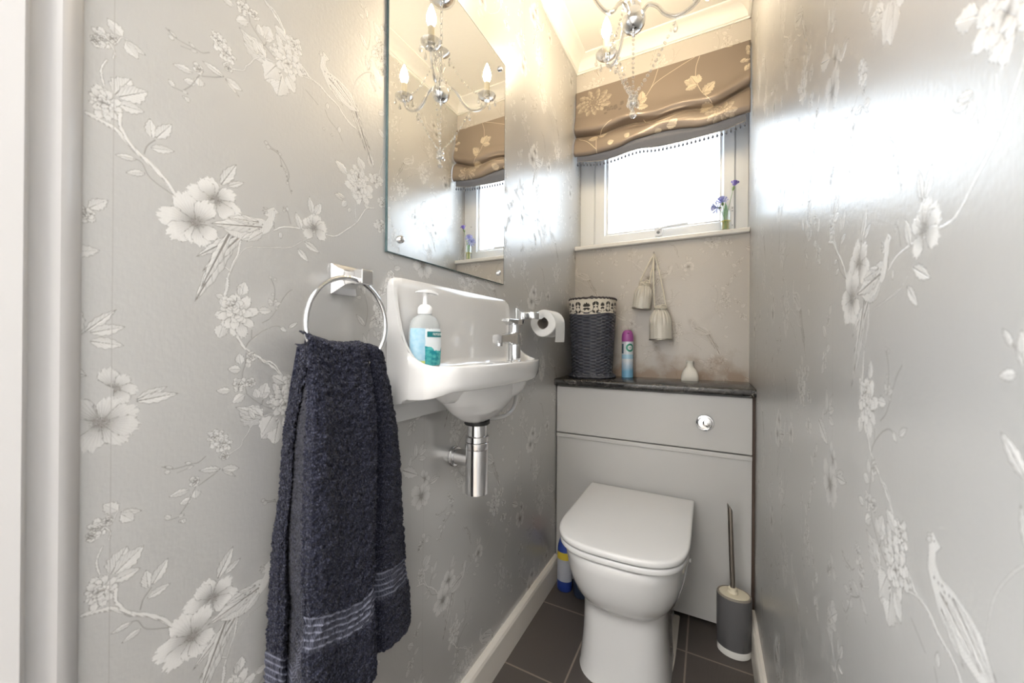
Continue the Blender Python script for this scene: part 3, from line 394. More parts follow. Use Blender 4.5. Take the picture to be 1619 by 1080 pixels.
# ================================================================ toilet
def dring(z,xc,hw,yb,yf,n=64,e=2.9,flat=.55):
    """closed outline: straight back at yb, rounded front reaching yf"""
    ym=yb+(yf-yb)*flat; out=[]
    k=n//2
    for i in range(k+1):
        t=pi*i/k; c_,s_=cos(t),sin(t); out.append((xc+hw*math.copysign(abs(c_)**(2/e),c_),ym+(yf-ym)*abs(s_)**(2/e),z))
    m_=n//4
    for i in range(1,m_): out.append((xc-hw,ym+(yb-ym)*i/m_,z))
    for i in range(0,n//4+1): out.append((xc-hw+2*hw*i/(n//4),yb,z))
    for i in range(1,m_): out.append((xc+hw,yb+(ym-yb)*i/m_,z))
    return out
TC=.3625
to=empty('toilet',(TC,-.5,0),'white ceramic toilet with closed D-shaped lid in front of the cistern unit','toilet')
R=lambda z,hw,yb,yf,e=2.6,fl=.5:dring(z,TC,hw,yb,yf,64,e,fl)
pan=[R(0,.142,-.47,-.700,3,.3),R(.012,.140,-.47,-.696,3,.3),R(.05,.137,-.47,-.692,3,.3),R(.12,.132,-.46,-.688,3,.3),R(.19,.131,-.44,-.688,3,.32),R(.225,.134,-.42,-.692,2.8,.35),R(.236,.138,-.40,-.698,2.7,.38),R(.246,.149,-.38,-.712,2.6,.42),R(.265,.163,-.35,-.730,2.5,.45),R(.30,.176,-.31,-.749,2.5,.48),R(.34,.184,-.285,-.763,2.5,.5),R(.38,.188,-.268,-.772,2.6,.5),R(.402,.189,-.262,-.775,2.7,.52),R(.412,.187,-.262,-.772,2.7,.52),R(.4155,.182,-.266,-.766,2.7,.52),R(.4155,.13,-.33,-.70,2.7,.5),R(.36,.11,-.36,-.67,2.5,.5)]
part('pan',loft(pan,True,True),CERAMIC,to)
part('pedestal_back',loft([R(0,.128,-.262,-.50,3,.6),R(.02,.124,-.262,-.50,3,.6),R(.15,.122,-.262,-.50,3,.6),R(.25,.128,-.262,-.50,3,.6),R(.33,.15,-.262,-.50,3,.6)]),CERAMIC,to)
part('floor_sealant',loft([R(.0005,.147,-.262,-.706,3,.3),R(.004,.144,-.262,-.703,3,.3)]),pm('sealant',(.62,.58,.52),.5),to)
def slab(z0,z1,hw,yb,yf,r=.004,dome=0): 
    a=lambda z,d:dring(z,TC,hw-d,yb-d,yf+d,96,3.1,.60)
    rg=[a(z0,.03),a(z0,r),a(z0+r*.3,r*.3),a(z0+r,0),a(z1-r,0),a(z1-r*.5,r*.2),a(z1-r*.1,r*.7),a(z1+dome*.1,r*1.6),a(z1+dome*.6,.03),a(z1+dome,.09)]
    return loft(rg)
part('seat',slab(.4195,.4365,.1915,-.285,-.777,.004),LIDM,to)
part('lid',slab(.4410,.4605,.1945,-.277,-.782,.006,.0025),LIDM,to)
for sx_ in (-1,1): part('hinge',cyl((TC+sx_*.075,-.268,.430),(TC+sx_*.105,-.268,.430),.0085),CHROME2,to)
part('fixing_cap',cyl((TC+.1885,-.545,.372),(TC+.1935,-.545,.372),.006,16),LIDM,to)
# ================================================================ mirror
mi=empty('wall_mirror',(.003,-1.0125,1.23),'frameless rectangular glass mirror with round chrome studs above the basin','mirror')
MG=pm('mirror_glass',(.93,.94,.94),.0,1); EDGE=pm('mirror_edge',(.10,.16,.17),.15,.3)
part('backing',box(.0005,.0052,-1.2648,-.7601,1.2317,1.9507),EDGE,mi,smooth=False)
part('silvered_glass',([(.0056,-1.2640,1.2325),(.0056,-.7609,1.2325),(.0056,-.7609,1.9499),(.0056,-1.2640,1.9499)],[(0,1,2,3)]),MG,mi,smooth=False)
bw=.0018
part('bevel_edge',loft([[(.0052,-1.2648,1.2317),(.0052,-.7601,1.2317),(.0052,-.7601,1.9507),(.0052,-1.2648,1.9507)],[(.0060,-1.2648+bw,1.2317+bw),(.0060,-.7601-bw,1.2317+bw),(.0060,-.7601-bw,1.9507-bw),(.0060,-1.2648+bw,1.9507-bw)]],False,False),EDGE,mi,smooth=False)
for y,z in ((-1.226,1.266),(-.796,1.264),(-.796,1.916),(-1.226,1.916)): part('mirror_stud',lathe((.0058,y,z),[(.0078,0),(.0078,.004),(.0065,.0062),(.003,.007)],24,(1,0,0)),CHROME2,mi)
# ================================================================ towel ring and towel
trg=empty('towel_ring',(0,-1.366,1.157),'chrome towel ring on a square wall plate left of the basin','towel ring')
def sq(c,h,x): return [(x,c[0]+a*h,c[1]+b*h) for a,b in ((-1,-1),(-.3,-1),(.3,-1),(1,-1),(1,-.3),(1,.3),(1,1),(.3,1),(-.3,1),(-1,1),(-1,.3),(-1,-.3))]
cc=(-1.366,1.156)
bevel(part('wall_plate',loft([sq(cc,.0275,.0006),sq(cc,.0275,.0045),sq(cc,.0245,.008),sq((cc[0],cc[1]+.001),.0185,.014),sq((cc[0],cc[1]+.002),.0125,.024),sq((cc[0],cc[1]+.002),.0105,.038),sq((cc[0],cc[1]+.002),.0105,.045)]),CHROME2,trg),.0008)
bevel(part('bracket_head',box(.045,.066,-1.3785,-1.3535,1.1445,1.171),CHROME2,trg,smooth=False),.0022,3)
RC=(-1.394,1.073); RR=.0795
part('ring',tube([(.0555,RC[0]+RR*sin(t),RC[1]+RR*cos(t)) for t in [2*pi*i/72 for i in range(72)]],.0042,12,True),CHROME,trg)
def ip(tab,z): 
    zs=[t[1] for t in tab][::-1]; ys=[t[0] for t in tab][::-1]; return float(np.interp(z,zs,ys))
TL=[(-1.462,1.045),(-1.474,.975),(-1.483,.909),(-1.49,.803),(-1.498,.755),(-1.503,.666),(-1.506,.591),(-1.509,.40)]
TM=[(-1.478,1.051),(-1.486,.953),(-1.490,.877),(-1.491,.806),(-1.493,.699),(-1.487,.633),(-1.490,.595),(-1.490,.40)]
TF=[(-1.362,1.045),(-1.354,.965),(-1.345,.863),(-1.341,.748),(-1.348,.648),(-1.350,.573),(-1.347,.553),(-1.342,.40)]
TR=[(-1.313,1.035),(-1.287,.956),(-1.271,.883),(-1.258,.792),(-1.246,.705),(-1.231,.568),(-1.219,.518),(-1.217,.40)]
def top_line(s): return float(np.interp(s,[0,.2,.24,.30,.45,.6,.72,.80,.86,1],[1.040,1.040,1.060,1.056,1.046,1.043,1.046,1.042,1.040,1.030]))
def bot_line(s): return float(np.interp(s,[0,.22,.24,.4,.6,.76,.80,.86,.95,1],[.40,.40,.395,.405,.430,.462,.468,.466,.460,.460]))
def band_line(s): return float(np.interp(s,[0,.22,.24,.35,.5,.62,.72,.78,.82,.9,1],[.555,.525,.617,.607,.590,.585,.593,.600,.590,.582,.570]))
NU,NV=270,660
fu=lambda t:t
rn=RNG.random((NV+1,NU+1)).astype(np.float32)
def blur(a,k):
    for _ in range(k): a=(a+np.roll(a,1,0)+np.roll(a,-1,0)+np.roll(a,1,1)+np.roll(a,-1,1))/5
    return a
r1=blur(rn,1); r1=(r1-r1.mean())/r1.std(); r2=blur(RNG.random((NV+1,NU+1)).astype(np.float32),14); r2=(r2-r2.mean())/r2.std()
SX=[0,.04,.10,.17,.205,.235,.27,.33,.45,.58,.68,.74,.775,.80,.83,.88,.94,.98,1]
DX=[.016,.030,.038,.030,.014,.078,.090,.094,.086,.088,.090,.084,.062,.052,.064,.068,.060,.046,.016]
DXt=[.030,.044,.048,.042,.030,.066,.070,.070,.069,.070,.070,.068,.062,.058,.064,.066,.060,.048,.030]
TV=[];TUV=[];TB=[]
for j in range(NV+1):
    t=j/NV
    for i in range(NU+1):
        s=i/NU; zt,zb=top_line(s),bot_line(s); z=zt+(zb-zt)*t
        a,b_,c_,d_=ip(TL,z),ip(TM,z),ip(TF,z),ip(TR,z)
        B_=max(b_,a); y=float(np.interp(s,[0,.16,.205,.222,.236,.27,.79,1],[a,a+(B_-a)*.8+.008,B_+.016,B_+.006,b_-.001,b_+.004,c_,d_]))
        k=min(1,(zt-z)/.12); x=float(np.interp(s,SX,DXt))*(1-k)+float(np.interp(s,SX,DX))*k
        x+=.004*k*sin(s*9+z*14)*(1 if .25<s<.97 else 0)+.006*k*(1 if .25<s<.75 else .3)*sin((s-.25)*2*pi*2)*sin(min(1,k)*1.5)*.5
        topd=(zt-z); 
        if topd<.014: x-=(.014-math.sqrt(max(0,.014**2-(.014-topd)**2)))*1.3
        bd=z-band_line(s); inb=-.026<bd<.026
        if inb: x+=.0012*sin(bd/.052*2*pi*5)-.002; 
        else: x+=.0007*float(r1[j,i])
        x+=.0012*float(r2[j,i]); z2=z+(0 if inb else .0006*float(r1[j,(i*7)%NU])); y2=y+(0 if inb else .0006*float(r1[(j*3)%NV,i]))
        TV.append((max(x,.008),y2,z2)); TUV.append((s*.30,bd)); TB.append(inb)
def tface(test): 
    F=[];ix={};V=[];U=[]
    for j in range(NV):
        for i in range(NU):
            q=(j*(NU+1)+i,j*(NU+1)+i+1,(j+1)*(NU+1)+i+1,(j+1)*(NU+1)+i)
            if test(sum(TB[a] for a in q)>2):
                f=[]
                for a in q:
                    if a not in ix: ix[a]=len(V);V.append(TV[a]);U.append(TUV[a])
                    f.append(ix[a])
                F.append(tuple(f))
    return V,F,U
m,nt,p=mat('terry_cotton'); lk=nt.links.new; t=nt.nodes.new('ShaderNodeTexCoord'); vo=nt.nodes.new('ShaderNodeTexVoronoi'); vo.inputs['Scale'].default_value=430
m2=nt.nodes.new('ShaderNodeMapping'); m2.inputs['Scale'].default_value=(1,1,.6); lk(t.outputs['Object'],m2.inputs[0]); lk(m2.outputs[0],vo.inputs[0])
nz=nt.nodes.new('ShaderNodeTexNoise'); nz.inputs['Scale'].default_value=520; nz.inputs['Detail'].default_value=2; lk(m2.outputs[0],nz.inputs[0])
fac=mth(nt,'MULTIPLY_ADD',nz.outputs[0],3.2,-1.35,True); fac=mth(nt,'MULTIPLY',fac,mth(nt,'MULTIPLY_ADD',vo.outputs[0],-1.5,1.1,True))
lk(mixc(nt,fac,(.011,.012,.024),(.155,.165,.24)),p.inputs['Base Color']); p.inputs['Roughness'].default_value=.95; p.inputs['Sheen Weight'].default_value=.10; p.inputs['Specular IOR Level'].default_value=.1
bp=nt.nodes.new('ShaderNodeBump'); bp.inputs['Strength'].default_value=.9; bp.inputs['Distance'].default_value=.002; lk(mth(nt,'SUBTRACT',nz.outputs[0],vo.outputs[0]),bp.inputs['Height']); lk(bp.outputs[0],p.inputs['Normal']); TERRY=m
m,nt,p=mat('woven_band'); lk=nt.links.new; uv=nt.nodes.new('ShaderNodeUVMap'); sp=nt.nodes.new('ShaderNodeSeparateXYZ'); lk(uv.outputs[0],sp.inputs[0])
a=mth(nt,'SINE',mth(nt,'MULTIPLY',sp.outputs[1],2*pi*5/.052)); rb=mth(nt,'SINE',mth(nt,'MULTIPLY',sp.outputs[0],2*pi/.0026))
lk(mixc(nt,mth(nt,'MULTIPLY_ADD',a,1.6,-.6,True),mixc(nt,mth(nt,'MULTIPLY_ADD',rb,.5,.5,True),(.030,.032,.050),(.075,.08,.115)),(.17,.18,.24)),p.inputs['Base Color']); p.inputs['Roughness'].default_value=.9
bp=nt.nodes.new('ShaderNodeBump'); bp.inputs['Strength'].default_value=.8; bp.inputs['Distance'].default_value=.0012; lk(mth(nt,'MULTIPLY_ADD',rb,.3,a),bp.inputs['Height']); lk(bp.outputs[0],p.inputs['Normal']); BAND=m
tw=empty('hand_towel',(.05,-1.37,.40),'dark navy grey terry hand towel hanging through the chrome ring','towel')
part('towel_cloth',tface(lambda b:not b),TERRY,tw,smooth='all'); part('woven_band',tface(lambda b:b),BAND,tw,smooth='all')
# rear fall of the towel, behind the ring and against the wall
def rear(u,v):
    z=1.035+(.47-1.035)*v; a,b_=ip(TL,z)+.006,ip(TR,z)-.006; return (.009+.020*sin(pi*u)**.5*(.6+.4*v)+.0015*sin(u*40),a+(b_-a)*u,z)
part('rear_fall',grid(rear,60,60)[:2],TERRY,tw,smooth='all')
# ================================================================ wash basin
def sm(a,b,x): t=min(1,max(0,(x-a)/(b-a))); return t*t*(3-2*t)
Y0,Y1=-1.258,-.747; YC=(Y0+Y1)/2
def xf(y): 
    q=min(1,abs((y-YC)/((Y1-Y0)/2))); d=min(y-Y0,Y1-y); r=.058; k=0 if d>r else r-math.sqrt(max(0,r*r-(r-d)**2))
    return .122+.056*(1-q**2.6)**.8-k*(1 if y<YC else .55)
def cheek(x): return float(np.interp(x,[0,.012,.018,.024,.032,.043,.056,.072,.092,.118,.2],[1.181,1.180,1.165,1.125,1.085,1.052,1.028,1.011,1.001,.995,.995]))
RIM=.995
def top(x,y):
    d=min(y-Y0,Y1-y); fx=xf(y)
    splash=1.181 if x<.018 else None
    ch=cheek(x); 
    e=sm(.028,.008,d)            # 1 at the end cheeks
    inner=RIM-.012-.075*sm(0,.055,min(d-.03,x-.03,fx-.016-x)) if True else 0
    # far third is the tap ledge
    if y>-.90: inner=max(inner,RIM-.010-.075*sm(-.885,-.925,y))
    fl=inner
    r=sm(fx-.024,fx-.010,x); fl=fl+(RIM-fl)*r
    sp=1.181*sm(.026,.016,x)+fl*(1-sm(.026,.016,x))
    # the corners of the splashback are rounded off
    return sp*(1-e)+max(ch,fl)*e
ys=[Y0+d for d in (0,.0007,.0015,.0025,.004,.006,.008,.010,.012,.014,.016,.018,.020,.022,.024,.026,.028,.032,.036,.041,.047,.054,.062)]+[Y0+.062+(Y1-Y0-.090)*i/46 for i in range(1,46)]+[Y1-d for d in (.028,.024,.020,.016,.012,.008,.004,.0015,0)]
def column(y):
    fx=xf(y); xs=[.0005,.004,.008,.012,.015,.0165,.018,.0195,.021,.0225,.024,.026,.030,.036,.044,.052,.062]+[.062+(fx-.024-.062)*i/9 for i in range(1,9)]+[fx-.024+.024*i/12 for i in range(0,10)]
    c=[(x,y,top(x,y)) for x in xs]
    d=min(y-Y0,Y1-y); er=sm(0,.010,d)
    zr=RIM
    c+=[(fx-.0035,y,zr+.0002),(fx-.001,y,zr-.0015),(fx,y,zr-.005),(fx-.0005,y,zr-.02),(fx-.003,y,.955)]
    # apron lower edge, then the underside back to the wall
    nearq=(y-Y0)/(Y1-Y0)
    zb=.941+.012*sm(.75,1,nearq)-.016*sm(.10,0,nearq)
    c+=[(fx-.006,y,zb+.003),(fx-.010,y,zb),(fx-.018,y,zb)]
    for k in range(1,13):
        x=(fx-.018)*(1-k/12)+.0005*(k/12)
        wallz=.905+.02*nearq
        z=zb+.002-(zb-wallz)*max(0,1-x/.12)**1.5*(1 if nearq<.25 else sm(.7,.25,nearq))
        c.append((x,y,z))
    return c
cols=[column(y) for y in ys]
wb_=empty('wash_basin',(0,YC,.87),'small white ceramic basin with tall splashback mounted under the mirror','basin')
# round the two top corners of the splashback
def rc(v):
    x,y,z=v; r=.018
    for ye,sg in ((Y0,1),(Y1,-1)):
        d=(y-ye)*sg; h=1.181-z
        if d<r and z>1.181-r: 
            lim=1.181-r+math.sqrt(max(0,r*r-(r-d)**2)); z=min(z,lim)
    return (x,y,z)
cols=[[rc(v) for v in c] for c in cols]
n_=len(cols[0]); shell=loft(cols,False,False,True); caps=([tuple(v) for c in (cols[0],cols[-1]) for v in c],[tuple(range(n_))[::-1],tuple(range(n_,2*n_))])
part('basin_body',join(shell,caps),CERAMIC,wb_,smooth='all')
BX,BY=.082,-1.02
def bl(t,k): # bowl ring at depth t
    z=.946-.101*t
    s=[(0,1.0,1.0),(.2,.97,.97),(.45,.86,.88),(.7,.66,.70),(.88,.46,.50),(.96,.34,.37),(1,.27,.29)]
    sxv=float(np.interp(t,[a[0] for a in s],[a[1] for a in s])); syv=float(np.interp(t,[a[0] for a in s],[a[2] for a in s]))
    return [(max(.001,BX+.078*sxv*cos(2*pi*i/48)),BY+.01*(1-t)+.155*syv*sin(2*pi*i/48),z) for i in range(48)]
part('bowl_underside',loft([bl(t/16,0) for t in range(17)]),CERAMIC,wb_)
part('bowl_step',loft([[ (max(.001,.093+.072*s*cos(2*pi*i/40)),-.945+.105*s2*sin(2*pi*i/40),z) for i in range(40)] for z,s,s2 in ((.95,1,1),(.935,.98,.97),(.918,.9,.88),(.905,.76,.74),(.899,.6,.58))]),CERAMIC,wb_)
part('rear_plate',prism(rrect(Y0+.001,Y1-.06,.872,.96,.006),'x',.0006,.010),CERAMIC,wb_)
part('overflow_pipe',tube(cr([(.06,-.772,.945),(.06,-.766,.91),(.06,-.770,.868),(.06,-.790,.838),(.06,-.835,.824),(.06,-.90,.827),(.062,-.965,.838),(.066,-.99,.850)],6),.0068,12),CERAMIC,wb_)
part('drain_plug',lathe((.085,-.975,.918),[(.019,0),(.019,.030),(.016,.067),(.006,.070)],24),CHROME2,wb_)
tp=empty('basin_tap',(.085,-.835,.984),'chrome mixer tap with a flat lever on the far end of the basin','tap')
TX,TY=.092,-.850
part('tap_body',lathe((TX,TY,.9856),[(.0225,0),(.0225,.004),(.0190,.006),(.0188,.05),(.0192,.082)],32),CHROME,tp)
part('spout',loft([[(TX+a*.0165*w_,TY+.014-l,zc+b*h) for a,b in ((-1,-1),(-.6,-1.15),(.6,-1.15),(1,-1),(1,1),(.6,1.15),(-.6,1.15),(-1,1))] for l,zc,h,w_ in ((0,1.056,.016,.95),(.03,1.056,.017,1),(.050,1.056,.014,.95),(.075,1.056,.0105,.9),(.10,1.055,.0095,.9),(.116,1.053,.0098,.85))]),CHROME,tp)
part('spout_outlet',cyl((TX,TY-.092,1.048),(TX,TY-.092,1.034),.0105,20),CHROME,tp)
part('tap_cartridge',lathe((TX,TY,1.070),[(.0180,0),(.0178,.024),(.0185,.027)],28),CHROME,tp)
bevel(part('lever',loft([[(TX+a*.0185*w_,TY+.018-l,zc+b*h) for a,b in ((-1,-1),(1,-1),(1,1),(-1,1))] for l,zc,h,w_ in ((0,1.103,.0085,1),(.036,1.103,.0085,1),(.048,1.105,.006,.85),(.068,1.107,.0045,.7),(.074,1.107,.0042,.62))]),CHROME,tp),.0015)
tr_=empty('bottle_trap',(.075,-1.022,.67),'chrome bottle waste trap hanging under the basin','waste trap')
QX,QY=.075,-1.022
part('waste_nut',lathe((QX,QY,.834),[(.030,0),(.033,.003),(.033,.010),(.028,.0112)],28),pm('black_rubber',(.02,.02,.02),.5),tr_)
part('tail_pipe',cyl((QX,QY,.790),(QX,QY,.835),.0255),CHROME2,tr_)
part('collar',join(lathe((QX,QY,.772),[(.0295,0),(.030,.001),(.030,.0165),(.0285,.018)],32),lathe((QX,QY,.7905),[(.0285,0),(.030,.001),(.030,.014),(.026,.016)],32)),CHROME2,tr_)
part('trap_body',lathe((QX,QY,.658),[(.0275,0),(.0292,.0015),(.0292,.1135)],40),CHROME2,tr_)
part('outlet_pipe',cyl((.0125,QY,.742),(QX-.02,QY,.742),.0205),CHROME2,tr_)
part('wall_flange',lathe((.0006,QY,.742),[(.0265,0),(.0265,.006),(.0245,.0075),(.0245,.0125),(.0205,.014)],32,(1,0,0)),CHROME2,tr_)
# ================================================================ soap dispenser
sd=empty('soap_dispenser',(.062,-1.170,.985),'clear hand soap bottle with a white pump standing in the basin','soap bottle')
CL=pm('clear_plastic',(.90,.95,.97),.08,trans=.55,ior=1.2); PUMP=pm('pump_white',(.86,.87,.88),.3)
ang=math.radians(-19); sdx,sdy=Vector((sin(ang)*-1,cos(ang),0)),Vector((cos(ang),sin(ang),0))  # wide axis / facing axis
SC=Vector((.051,-1.197,0))
def sring(z,w_,d_,n=36,e=2.4): 
    out=[]
    for i in range(n):
        t=2*pi*i/n; a=math.copysign(abs(cos(t))**(2/e),cos(t)); b=math.copysign(abs(sin(t))**(2/e),sin(t)); v=SC+sdx*(a*w_*1.1)+sdy*(b*d_*1.1); out.append((v.x,v.y,z))
    return out
part('bottle',loft([sring(z,w_,d_) for z,w_,d_ in ((.985,.026,.012),(.987,.030,.015),(.996,.033,.017),(1.03,.0345,.018),(1.065,.034,.0178),(1.083,.031,.017),(1.094,.025,.0155),(1.100,.017,.014),(1.103,.012,.012),(1.108,.0118,.0118))]),CL,sd)
# printed label wrapped round the bottle, curved lower edge
lab=Canvas(69,80,.25,False); lab.a[:]=.5
def lg(u,v):
    t=-pi*.46+u*pi*.92; e=2.4; a=math.copysign(abs(sin(t))**(2/e),sin(t)); b=abs(cos(t))**(2/e); z=.993+v*.080
    w_=float(np.interp(z,[.985,.996,1.03,1.065,1.083],[.03,.033,.0345,.034,.031]))+.0004; w_*=1.1; d_=w_*.52; q=SC+sdx*(a*w_)+sdy*(b*d_+.0002); return (q.x,q.y,z)
m,nt,p=mat('soap_label'); lk=nt.links.new; uv=nt.nodes.new('ShaderNodeUVMap'); sp=nt.nodes.new('ShaderNodeSeparateXYZ'); lk(uv.outputs[0],sp.inputs[0]); U,Vv=sp.outputs[0],sp.outputs[1]
nz=nt.nodes.new('ShaderNodeTexNoise'); nz.inputs['Scale'].default_value=7; nz.inputs['Detail'].default_value=4; lk(uv.outputs[0],nz.inputs[0]); n=nz.outputs[0]
c=mixc(nt,mth(nt,'MULTIPLY_ADD',n,1.2,-.3,True),(.30,.56,.74),(.62,.78,.86))
right=mth(nt,'GREATER_THAN',U,mth(nt,'MULTIPLY_ADD',n,.05,.40))
c=mixc(nt,right,c,(.78,.84,.88))
wave=mth(nt,'SUBTRACT',mth(nt,'MULTIPLY_ADD',n,.30,.20),mth(nt,'MULTIPLY',mth(nt,'ABSOLUTE',mth(nt,'SUBTRACT',U,.68)),-.8)); tealm=mth(nt,'MULTIPLY',right,mth(nt,'LESS_THAN',Vv,wave))
c=mixc(nt,tealm,c,mixc(nt,mth(nt,'MULTIPLY_ADD',n,6,-2.6,True),(.02,.26,.32),(.10,.50,.50)))
yel=mth(nt,'MULTIPLY',mth(nt,'LESS_THAN',Vv,mth(nt,'MULTIPLY_ADD',n,.3,-.02)),mth(nt,'SUBTRACT',1,right)); c=mixc(nt,yel,c,(.65,.72,.22)); lk(c,p.inputs['Base Color']); p.inputs['Roughness'].default_value=.2
lbl=part('label',grid(lg,40,12),m,sd)
def lp(u,v,off=.0006): 
    a=Vector(lg(u,v)); return a+sdy*off
bn=part('name_banner',grid(lambda u,v:tuple(lp(.46+.52*u,.77+.15*v)),14,2)[:2],pm('teal_banner',(.02,.20,.22),.3),lbl)
text('lettering','PALMOLIVE',.0082,pm('banner_lettering',(.80,.88,.86),.4),lbl,lp(.66,.845,.0014),lp(.80,.85)-lp(.52,.85),(0,0,1),.00015,.62)
part('pump_collar',lathe((SC.x,SC.y,1.104),[(.0150,0),(.0158,.002),(.0155,.014),(.0125,.018),(.009,.021)],28),PUMP,sd)
pr=part('pump_stem',lathe((SC.x,SC.y,1.122),[(.0052,0),(.0050,.022),(.0062,.030)],16),PUMP,sd)
part('pump_head',loft([[tuple(SC+sdx*(l*1)+sdy*(a*w_)+Vector((0,0,zc+b*h))) for a,b in ((-1,-1),(1,-1),(1,.4),(.6,1),(-.6,1),(-1,.4))] for l,zc,h,w_ in ((-.021,1.1515,.0012,.006),(-.012,1.1535,.0025,.009),(0,1.1545,.0038,.0105),(.012,1.1545,.0035,.009),(.024,1.1525,.0025,.0055),(.031,1.1500,.0022,.0045))]),PUMP,sd)
# ================================================================ toilet roll
th=empty('toilet_roll_holder',(0,-.64,1.137),'chrome toilet roll holder arm fixed to the left wall beyond the tap','toilet roll holder')
c2=(-.640,1.137)
bevel(part('wall_plate',loft([sq(c2,.0270,.0006),sq(c2,.0270,.005),sq(c2,.0235,.009),sq(c2,.016,.014),sq(c2,.011,.022)]),CHROME,th),.0008)
pth=cr([(.018,-.640,1.139),(.040,-.640,1.139),(.056,-.636,1.139),(.066,-.620,1.137),(.068,-.59,1.132),(.068,-.485,1.1325)],6); ar=[]
for i_,q_ in enumerate(pth):
    dd=(pth[min(i_+1,len(pth)-1)]-pth[max(i_-1,0)]).normalized(); nn=Vector((dd.y,-dd.x,0)); hh_=.0125 if i_<20 else .0075
    ar.append([tuple(q_+nn*a_+Vector((0,0,b_))) for a_,b_ in rrect(-.0045,.0045,-hh_,hh_,.0025,3)])
part('arm',loft(ar),CHROME,th)
rl=empty('toilet_roll',(.068,-.53,1.115),'white toilet roll hanging on the chrome arm','toilet roll')
PAP=pm('toilet_paper',(.86,.86,.85),.9,bump=.4,bscale=120); RCX,RCZ=.068,1.114
def rr_(r,y,n=56,q=1): return [(RCX+r*(1+.03*cos(4*t+.6))*cos(t),y,RCZ+r*(1+.03*cos(4*t+.6))*sin(t)) for t in [2*pi*i/n for i in range(n)]]
part('roll_body',loft([rr_(.0215,-.578),rr_(.046,-.5785),rr_(.0485,-.576),rr_(.0487,-.485),rr_(.046,-.482),rr_(.0215,-.482),rr_(.0215,-.578)],False,False),PAP,rl)
part('cardboard_core',loft([rr_(.0212,-.5775),rr_(.0212,-.4825),rr_(.0202,-.4825),rr_(.0202,-.5775),rr_(.0212,-.5775)],False,False),pm('core_card',(.42,.38,.34),.9),rl)
fl=[(RCX+.050*cos(a),RCZ+.050*sin(a)) for a in [1.2-.1*i for i in range(13)]]; fl+=[(RCX+.050,RCZ-.01),(RCX+.0495,RCZ-.03),(RCX+.049,RCZ-.052),(RCX+.047,RCZ-.068)]
part('hanging_sheet',loft([[(x,-.578+.0*0,z) for x,z in fl],[(x,-.484,z+.002*0) for x,z in fl]],False,False,False),PAP,rl)
# ================================================================ things on the worktop
WZ=.8867
bk=empty('wicker_basket',(.125,-.125,WZ),'tall dark grey wicker basket with a damask fabric band on the worktop','basket')
WICK=pm('dark_wicker',(.058,.063,.082),.34,bump=.4,bscale=300)
def bring(z,g=0,n=160):
    rr=float(np.interp(z,[0,.012,.03,.21,.36],[.088,.090,.086,.096,.102]))+g; return rr
def wv(u,v,z0=.016,z1=.292,rows=38,st=26):
    z=z0+(z1-z0)*v; a=2*pi*u; row=int(min(v*rows,rows-1e-6)); ph=row%2*pi; fr=v*rows-row
    bump_=.0032*sin(a*st/2+ph)*sin(pi*fr)+.0012*sin(pi*fr); r=bring(z)+bump_
    e=2.5; c_,s_=cos(a),sin(a); return (.125+r*math.copysign(abs(c_)**(2/e),c_),-.125+r*.98*math.copysign(abs(s_)**(2/e),s_),WZ+z)
V,F,_=grid(wv,312,204); part('woven_body',(V,F),WICK,bk,smooth='all')
def rimring(r,z,tk,wob=26):
    pts=[]
    for i in range(180):
        a=2*pi*i/180; c_,s_=cos(a),sin(a); e=2.5; q=r+.0012*sin(a*wob); pts.append((.125+q*math.copysign(abs(c_)**(2/e),c_),-.125+.98*q*math.copysign(abs(s_)**(2/e),s_),WZ+z+.0012*cos(a*wob)))
    return tube(pts,tk,8,True)
part('base_braid',join(rimring(.0975,.006,.0058),rimring(.092,.013,.005,30)),WICK,bk,smooth='all')
# damask fabric band
dm=Canvas(620,62,.4,True,False); dm.a[:]=1.0
for i in range(10):
    cx=31+62*i; 
    for k in range(-3,4):
        a=pi/2+k*.42; L=17-abs(k)*1.6; dm.leaf((cx,30),(cx+L*cos(a),30+L*sin(a)),.17,.1,line=0)
    for k in (-2,-1,1,2): a=-pi/2+k*.5; dm.leaf((cx,26),(cx+13*cos(a),26+13*sin(a)),.2,.1,line=0)
    for s_ in (-1,1):
        dm.branch(2.2,[(cx+s_*4,8),(cx+s_*16,12),(cx+s_*22,24),(cx+s_*20,38)],.1); dm.leaf((cx+s_*20,34),(cx+s_*30,50),.3,.1,line=0); dm.leaf((cx+s_*18,14),(cx+s_*30,4),.3,.1,line=0); dm.leaf((cx+s_*21,26),(cx+s_*29,30),.35,.1,line=0)
IM2=dm.image('damask_print'); m,nt,p=mat('damask_fabric'); uv=nt.nodes.new('ShaderNodeUVMap'); im=nt.nodes.new('ShaderNodeTexImage'); im.image=IM2; nt.links.new(uv.outputs[0],im.inputs[0])
sp=nt.nodes.new('ShaderNodeSeparateXYZ'); nt.links.new(im.outputs[0],sp.inputs[0]); nt.links.new(mixc(nt,mth(nt,'GREATER_THAN',sp.outputs[0],.6),(.045,.04,.035),(.74,.69,.60)),p.inputs['Base Color']); p.inputs['Roughness'].default_value=.9
def bandg(u,v):
    a=2*pi*u; z=.286+.066*v-.004*sin(a*3)*(1-v); r=bring(z)+.0022+.0012*sin(a*17)*(1-v); e=2.5; c_,s_=cos(a),sin(a); return (.125+r*math.copysign(abs(c_)**(2/e),c_),-.125+.98*r*math.copysign(abs(s_)**(2/e),s_),WZ+z)
part('fabric_band',grid(bandg,200,10),m,bk,smooth='all')
ld=part('lid',lathe((.125,-.125,WZ+.350),[(.092,0),(.098,.003),(.09,.010),(.05,.014),(.012,.015)],48,sy=.98),pm('lid_wicker',(.045,.035,.035),.5,bump=.8,bscale=120),bk)
